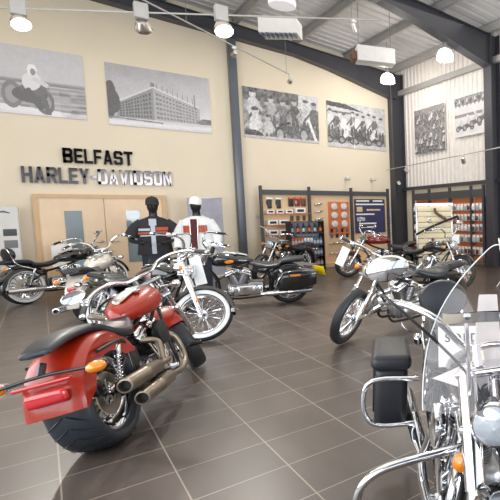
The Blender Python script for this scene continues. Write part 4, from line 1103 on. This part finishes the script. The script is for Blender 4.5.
# bottle stand
bs = empty('bottle_stand', (5.36, 13.1, 0)); tag(bs, 'dark stand with rows of small bottles in front of the first two bays', 'shelf stand')
for sx in (-1, 1): MB().rbox((sx*.46, 0, .70), (.02, .36, 1.40), .004).build('side_panel', M['ink'], bs, smooth=False)
MB().box((-.45, .16, .05), (.45, .18, 1.38)).build('back_panel', M['print_grey'], bs, smooth=False)
for z in (.12, .42, .72, 1.06, 1.385): MB().box((-.45, -.17, z-.02), (.45, .16, z)).build('shelf', M['steel_dark'], bs, smooth=False)
for z, n, nm, cols in ((1.06, 6, 'top', ('ink', 'ink')), (.72, 10, 'second', ('orange_pack', 'white', 'teal_pack')), (.42, 10, 'third', ('white', 'orange_pack', 'teal_pack')), (.12, 9, 'lowest', ('orange_pack', 'maroon'))):
    for i in range(n):
        x = 5.36-.40+.80*i/(n-1)
        c = cols[i*len(cols)//n]
        place('bottle', (x, 13.02, z), 0, 'small bottle in the %s row of the dark bottle stand' % nm, 'bottle', 'bottles on the dark stand', (0 if nm != 'top' else 1, c if nm != 'top' else ('orange_pack' if i % 2 else 'print_grey')), scale=1.35 if nm == 'top' else 1.25)
for i in range(3): place('glove', (4.72+.20*i, YB-.03, .62), 0, 'dark glove on a pale header at the foot of the first bay', 'gloves', 'gloves in the first bay', scale=1.1)
for i in range(3): place('bag', (5.30+.18*i, YB-.03, 1.56), 0, 'red brown pouch below the upper orange shelf of the first bay', 'pouch', 'lower pouches in the first bay', (0, 'brown'), scale=.9)
# bay 2
for k in range(7): place('pipe', (6.10, YB-.02, 1.88-.225*k), 0, 'small chrome fitting on a clip in the left column of the middle bay', 'chrome part', 'chrome fittings in the middle bay', scale=1.4)
MB().box((6.42, -.12, .92), (7.10, -.10, 1.96)).build('card_panel', M['orange_panel'], rk, smooth=False)
for r_ in range(3):
    for c in range(2): place('round', (6.60+.32*c, YB-.03, 1.93-.27*r_), 0, 'white disc-shaped part on a card in the right block of the middle bay', 'round part', 'round parts in the middle bay', scale=1.15)
for r_ in range(2):
    for c in range(4): place('bag', (6.50+.17*c, YB-.03, 1.16-.17*r_), 0, 'dark blue pouch below the round parts of the middle bay', 'pouch', 'pouches in the middle bay', (0, 'teal_pack' if (c+r_) % 2 else 'ink'), scale=.85)
for r_ in range(2):
    for c in range(4): place('pipe', (6.48+.17*c, YB-.02, .68-.32*r_), 0, 'short dark and chrome fitting in the lower rows of the middle bay', 'chrome part', 'chrome fittings in the middle bay', scale=1.1)
# bay 3 poster board
b = empty('information_board', (7.845, 13.87, 1.0)); tag(b, 'dark navy information board with white text strips in the right bay', 'board')
MB().rbox((0, 0, .50), (1.10, .02, 1.10), .004).build('panel', M['navy'], b, smooth=False)
for z, w_, x in ((.99, .46, -.26), (.99, .36, .28), (.88, 1.02, 0), (.56, .66, -.18), (.26, .62, -.1), (.14, .5, -.1)):
    MB().rbox((x, -.012, z), (w_, .004, .045), .001).build('text_strip', M['white'], b, smooth=False)
MB().rbox((-.38, -.012, .72), (.20, .004, .16), .001).build('picture', M['rack_wood'], b); MB().rbox((.12, -.012, .70), (.5, .004, .05), .001).build('text_strip', M['rack_wood'], b)
MB().rbox((-.34, -.012, .40), (.28, .004, .12), .001).build('picture', M['print_grey'], b)
# small notices by the corner
for i, (x, z, lab) in enumerate(((8.68, 1.55, 'upper white notice between the shelving and the corner column'), (8.68, 1.12, 'lower white notice between the shelving and the corner column'))):
    n_ = empty('wall_notice', (x, 14.18, z)); tag(n_, lab, 'notice', 'notices by the corner column')
    MB().rbox((0, 0, 0), (.27, .01, .36), .002).build('sheet', M['white'], n_, smooth=False)
    MB().rbox((0, -.008, .12), (.2, .003, .04), .001).build('print_strip', M['navy'], n_); MB().rbox((0, -.008, -.12), (.2, .003, .03), .001).build('print_strip', M['maroon'], n_)

# ================================================================== RACK ON THE RIGHT WALL
rr = empty('display_rack', (9.1, 0, 0)); tag(rr, 'long rack of hanging packs below the white cladding on the right', 'display rack')
PY = (13.03, 12.15, 11.11, 10.14, 9.62)
for y in PY: MB().rbox((-.12, y, 1.16), (.08, .07, 2.32), .008).build('post', M['steel_dark'], rr, smooth=False)
for a, b_ in zip(PY, PY[1:]):
    MB().box((-.14, b_+.035, 1.98), (-.10, a-.035, 2.20)).build('header', M['slate'], rr, smooth=False)
    MB().box((-.02, b_+.035, .1), (.02, a-.035, 1.98)).build('back_panel', M['orange_panel'], rr, smooth=False)
    for z in (1.80, 1.50, 1.20, .90, .55, .25): MB().box((-.09, b_+.04, z-.05), (-.02, a-.04, z+.03)).build('shelf_strip', M['orange_panel'], rr, smooth=False)
rows = ((1.80, 'top'), (1.50, 'second'), (1.20, 'third'), (.90, 'fourth'), (.55, 'lowest'))
random.seed(8)
for bi, (a, b_) in enumerate(zip(PY, PY[1:])):
    n = int((a-b_-.2)/.135)+1
    bay = ('farthest', 'second', 'third', 'nearest')[bi]
    for z, nm in rows:
        for i in range(n):
            y = a-.10-(a-b_-.20)*i/(n-1)
            c = random.choice(('teal_pack', 'white', 'print_grey', 'chrome_soft', 'brown', 'greyink', 'print_grey'))
            place('blister', (8.97, y, z), -PI/2, 'hanging pack in the %s row of the %s bay of the right rack' % (nm, bay), 'pack', 'packs on the right rack', (1, c), scale=1.35 if z > 1 else 1.45)

# pipe display stand
th = math.atan2(-.691, .723)
ps = empty('pipe_display_stand', (7.15, 9.48, 0), (0, 0, th)); tag(ps, 'backlit cream slatwall stand with pipes and a diagonal black bar', 'display stand')
for k in range(11): MB().rbox((0, 0, .30+.135*k), (.84, .03, .125), .012).build('slat_board', M['slat'], ps)
for sx in (-1, 1): MB().rbox((sx*.44, 0, .88), (.04, .06, 1.70), .005).build('upright', M['chrome_soft'], ps)
MB().rbox((0, 0, 1.76), (.94, .12, .05), .01).build('light_header', emis('header_light', (235, 240, 245), 1.2), ps)
MB().rbox((0, 0, .02), (.9, .5, .04), .01).build('foot', M['steel_dark'], ps)
def gadget(name, pts, r, m, lab, cat):
    X = Matrix.Translation(ps.location) @ Matrix.Rotation(th, 4, 'Z')
    o = MB().tube(pts, r, 10).build(name, M[m], None, X); tag(o, lab, cat, 'parts on the pipe stand')
gadget('exhaust_pipe_display', [(.02, -.08, 1.66), (.05, -.10, 1.56), (.18, -.10, 1.46), (.30, -.10, 1.38)], [.03, .035, .035, .04], 'brown', 'dark curved exhaust pipe at the top of the display stand', 'exhaust pipe')
gadget('exhaust_pipe_display', [(-.06, -.08, .92), (0, -.10, .80), (.14, -.10, .74), (.24, -.10, .64)], [.03, .035, .035, .04], 'brown', 'dark curved exhaust pipe at the bottom of the display stand', 'exhaust pipe')
gadget('black_bar_display', [(-.44, -.18, 1.02), (0, -.18, 1.23), (.60, -.18, 1.46)], [.03, .03, .03], 'ink', 'long black bar running diagonally across the display stand', 'bar')
gadget('handlebar_display', [(-.40, -.1, .26), (-.1, -.12, .42), (.1, -.12, .50), (.40, -.1, .74)], [.016]*4, 'ink', 'black handlebar near the foot of the display stand', 'handlebar')

# chair near the right edge
ch = empty('folding_chair', (7.0, 6.75, 0), (0, 0, R(40))); tag(ch, 'dark folding chair with pale frame at the right edge', 'chair')
for sx in (-1, 1):
    MB().tube([(sx*.2, -.2, .0), (sx*.2, .12, .6), (sx*.2, .2, 1.0)], .014, 8).build('frame_tube', M['chrome_soft'], ch)
    MB().tube([(sx*.18, .25, .0), (sx*.18, -.1, .5)], .014, 8, smooth=False).build('frame_tube', M['chrome_soft'], ch)
MB().rbox((0, .0, .47), (.40, .38, .04), .015).build('seat', M['plastic'], ch)
MB().rbox((0, .19, .86), (.40, .03, .30), .012).build('backrest', M['plastic'], ch)

# ================================================================== CEILING LAMPS AND HEATERS
def wire(b, p, x=None): b.tube([p, (p[0], p[1], zc(p[0])-.0)], .006, 5, smooth=False)
def dome_lamp(p, label, lit=True, r=.21, power=60):
    t = empty('dome_pendant', p); tag(t, label, 'pendant lamp', 'dome pendants')
    MB().lathe([(.05, .16), (.06, .30), (.045, .36), (.02, .38)], (0, 0, 0), (0, 0, 1), 16).build('lamp_holder', M['greyink'], t)
    MB().lathe([(r*.97, -.06), (r, .0), (r*.93, .09), (r*.7, .17), (r*.3, .215), (.03, .22)], (0, 0, 0), (0, 0, 1), 28).build('dome_shade', M['dome' if lit else 'dome_dim'], t)
    b = MB(); wr_ = b.tube([(0, 0, .38), (0, 0, zc(p[0])-p[2]-.01)], .008, 5, smooth=False); b.build('suspension_cable', M['greyink'], t)
    if lit:
        l = bpy.data.lights.new('dome_bulb', 'POINT'); l.energy = power; l.shadow_soft_size = .15; l.color = (1, .95, .88)
        o = bpy.data.objects.new('dome_bulb', l); col.objects.link(o); o.location = (p[0], p[1], p[2]-.25)
dome_lamp((7.52, 9.35, 5.38), 'lit white dome lamp hanging by the dark rafter, nearer of the two')
dome_lamp((7.70, 12.3, 5.48), 'lit white dome lamp hanging in front of the team poster')
dome_lamp((3.50, 9.1, 5.46), 'unlit pale dome lamp at the top edge of the picture', False, .24)
def heater(p, rz, label, fins, sz=(.95, .45, .34)):
    t = empty('unit_heater', p, (0, 0, rz)); tag(t, label, 'heater', 'heaters under the roof')
    MB().rbox((0, 0, 0), sz, .015).build('casing', M['white_gloss'], t)
    g = MB()
    if fins:
        for k in range(8): g.rbox((-.33+.094*k, -.1, -sz[2]/2-.02), (.02, .22, .06), .004)
        g.build('louvre', M['teal_pack'], t)
    else: g.rbox((-.52, 0, -.06), (.12, .35, .2), .02).build('burner_box', M['brown'], t)
    for sx in (-1, 1):
        MB().tube([(sx*.38, 0, sz[2]/2), (sx*.38, 0, zc(p[0])-p[2]-.01)], .008, 5, smooth=False).build('hanger', M['greyink'], t)
heater((3.98, 10.5, 5.52), R(-38), 'cream ceiling cassette with blue louvres below the roof', True, (.78, .42, .32))
heater((6.18, 10.4, 5.38), R(-20), 'white boxed heater hanging near the right pair of posters', False, (.9, .4, .36))

def track(pts, name, label, hang):
    t = empty(name, (0, 0, 0)); tag(t, label, 'lighting track', 'lighting tracks')
    MB().tube(pts, .014, 6, smooth=False).build('rail', M['purlin'], t)
    for p in hang: MB().tube([p, (p[0], p[1], zc(p[0])-.01)], .004, 5, smooth=False).build('suspension_wire', M['greyink'], t)
    return t
def on(a, b, f): return tuple(a[i]+(b[i]-a[i])*f for i in range(3))
r1a, r1b = (-1.2, 11.93, 5.0), (4.66, 7.60, 5.0)
track([r1a, r1b], 'lighting_track', 'long white lighting track crossing the top of the picture', [on(r1a, r1b, f) for f in (.1, .45, .93)])
r2a, r2b = (1.0, 9.1, 5.02), (4.75, 11.95, 5.0)
track([r2a, r2b], 'lighting_track', 'thin lighting track running diagonally towards the cream wall', [on(r2a, r2b, f) for f in (.3, .95)])
r3a, r3b = (8.35, 13.6, 3.0), (7.62, 7.2, 3.0)
track([r3a, r3b], 'lighting_track', 'low lighting track in front of the white cladding', [on(r3a, r3b, f) for f in (.08, .6, 1)])
def flood(p, aim, label, lit, power=90, head=.13):
    t = empty('flood_light', p); tag(t, label, 'flood light', 'flood lights on the long track')
    MB().rbox((0, 0, .02), (.20, .14, .26), .015).build('gear_box', M['purlin'], t)
    d = (Vector(aim)-Vector(p)).normalized(); c = Vector((0, 0, -.16))+d*.10
    MB().tube([(0, 0, -.1), c], .014, 6, smooth=False).lathe([(.02, -.14), (head*.6, -.12), (head*.95, -.02), (head, .04), (head*.97, .05)], c, d, 20).build('lamp_head', M['chrome_soft'], t)
    MB().lathe([(head*.95, .05), (head*.8, .07), (head*.4, .085), (0, .09)], c, d, 20).build('lamp_glass', M['lamp' if lit else 'dome_dim'], t)
    if lit:
        l = bpy.data.lights.new('flood_bulb', 'SPOT'); l.energy = power; l.spot_size = R(95); l.spot_blend = .9; l.shadow_soft_size = .12; l.color = (1, .96, .88)
        o = bpy.data.objects.new('flood_bulb', l); col.objects.link(o); o.location = Vector(p)+c+d*.14; o.rotation_euler = d.to_track_quat('-Z', 'Y').to_euler()
flood(on(r1a, r1b, .20), (.6, 8.5, 1.5), 'glowing flood light above the racing poster', True, 350)
flood(on(r1a, r1b, .455), (2.8, 13.5, 2.0), 'dim flood light above the factory poster', False)
flood(on(r1a, r1b, .63), (3.0, 6.5, 0), 'glowing flood light at the top of the slim column', True, 350, .15)
def spot(p, aim, label, group='small spotlights', tcol='chrome_soft'):
    t = empty('spotlight', p); tag(t, label, 'spotlight', group)
    MB().rbox((0, 0, -.03), (.08, .05, .05), .01).build('adapter', M['white_gloss'], t)
    d = (Vector(aim)-Vector(p)).normalized(); c = Vector((0, 0, -.15))
    MB().tube([(0, 0, -.05), c], .01, 6, smooth=False).lathe([(.02, -.09), (.045, -.08), (.055, 0), (.06, .06)], c, d, 14).build('lamp_head', M[tcol], t)
    MB().lathe([(.055, .055), (0, .06)], c, d, 14).build('lamp_glass', M['lens'], t)
spot(on(r1a, r1b, .935), (6, 9, 2), 'small spotlight near the right end of the long track')
spot(on(r2a, r2b, .98), (5, 14, 4.4), 'small spotlight at the lower end of the diagonal track')
spot(on(r2a, r2b, .56), (3, 14, 4.4), 'small spotlight halfway along the diagonal track')
spot(on(r3a, r3b, .22), (9, 11, 1.5), 'spotlight on the low track, farther from the right column', 'spotlights on the low track')
spot(on(r3a, r3b, .70), (9, 9.8, 1.5), 'spotlight on the low track, nearer the right column', 'spotlights on the low track')
for x, lab in ((7.2, 'small white spotlight on the wall over the information board'), (8.1, 'small white spotlight on the wall just left of the corner column')):
    t = empty('wall_spotlight', (x, 14.19, 2.72)); tag(t, lab, 'spotlight', 'small wall spotlights')
    MB().lathe([(.05, 0), (.05, .03)], (0, 0, 0), (0, -1, 0), 14).build('base', M['white_gloss'], t)
    MB().tube([(0, -.03, 0), (0, -.12, .0)], .01, 6, smooth=False).lathe([(.03, -.07), (.05, -.05), (.055, .05)], (0, -.15, -.01), (.3, -.6, -1), 14).build('lamp_head', M['white_gloss'], t)
t = empty('security_camera', (8.9, 13.85, 2.62)); tag(t, 'white security camera on the corner column', 'camera')
MB().tube([(0, .03, 0), (0, -.08, 0)], .015, 6, smooth=False).build('bracket', M['white_gloss'], t); MB().lathe([(.03, -.12), (.05, -.11), (.055, .06), (.05, .07)], (0, -.12, -.02), (-.5, -1, -.3), 14).build('housing', M['white_gloss'], t)
for (p, lab) in (((4.45, 14.185, 1.55), 'small round white switch on the wall left of the shelving'),):
    tag(MB().lathe([(.05, 0), (.05, .012), (.035, .02), (0, .021)], p, (0, -1, 0), 16).build('wall_switch', M['white_gloss']), lab, 'switch')

# ================================================================== TAGS AND SIGNS
yawr = math.atan2(-.691, .723)
price_tag((1.38, 6.88, 1.02), .15, .36, (0, R(-12), yawr), 'long white tag hanging from the fork of the black cruiser with the whitewall wheel')
price_tag((2.61, 5.20, 1.13), .10, .23, (0, R(26), yawr), 'white tag hanging from the handlebar of the silver and black bike')
price_tag((6.42, 7.78, 1.07), .16, .20, (0, 0, yawr), 'white card on the handlebar of the black bike before the pipe stand')
# SOLD sheet and white folded card behind the windshield of the nearest bike
t = empty('sold_sign', (1.25, 1.475, .86), (R(-8), 0, yawr)); tag(t, 'white sheet reading SOLD behind the windshield of the nearest bike', 'sign')
MB().box((-.11, -.001, 0), (.09, .001, .17)).build('sheet', M['white'], t, smooth=False)
cu = bpy.data.curves.new('sold_text', 'FONT'); cu.body = 'SOLD'; cu.size = .050; cu.extrude = .0006; cu.align_x = 'CENTER'; cu.offset = .0006; cu.space_character = 1.25
o = bpy.data.objects.new('sold_text', cu); col.objects.link(o); dg = bpy.context.evaluated_depsgraph_get()
me = bpy.data.meshes.new_from_object(o.evaluated_get(dg)); bpy.data.objects.remove(o)
o = bpy.data.objects.new('printed_word', me); col.objects.link(o); me.materials.clear(); me.materials.append(M['ink']); o.parent = t; o.location = (-.01, -.003, .105); o.rotation_euler = (R(90), 0, 0)
t = MB().prism([(-.18, .05), (-.03, .11), (.0, .36), (.07, .36), (.09, .03), (-.03, 0)], -.001, .001).build('folded_card', M['white'], None, smooth=False)
t.location = (1.145, 1.265, .84); t.rotation_euler = (R(-14), 0, yawr); tag(t, 'bright white folded card leaning behind the windshield of the nearest bike', 'card')
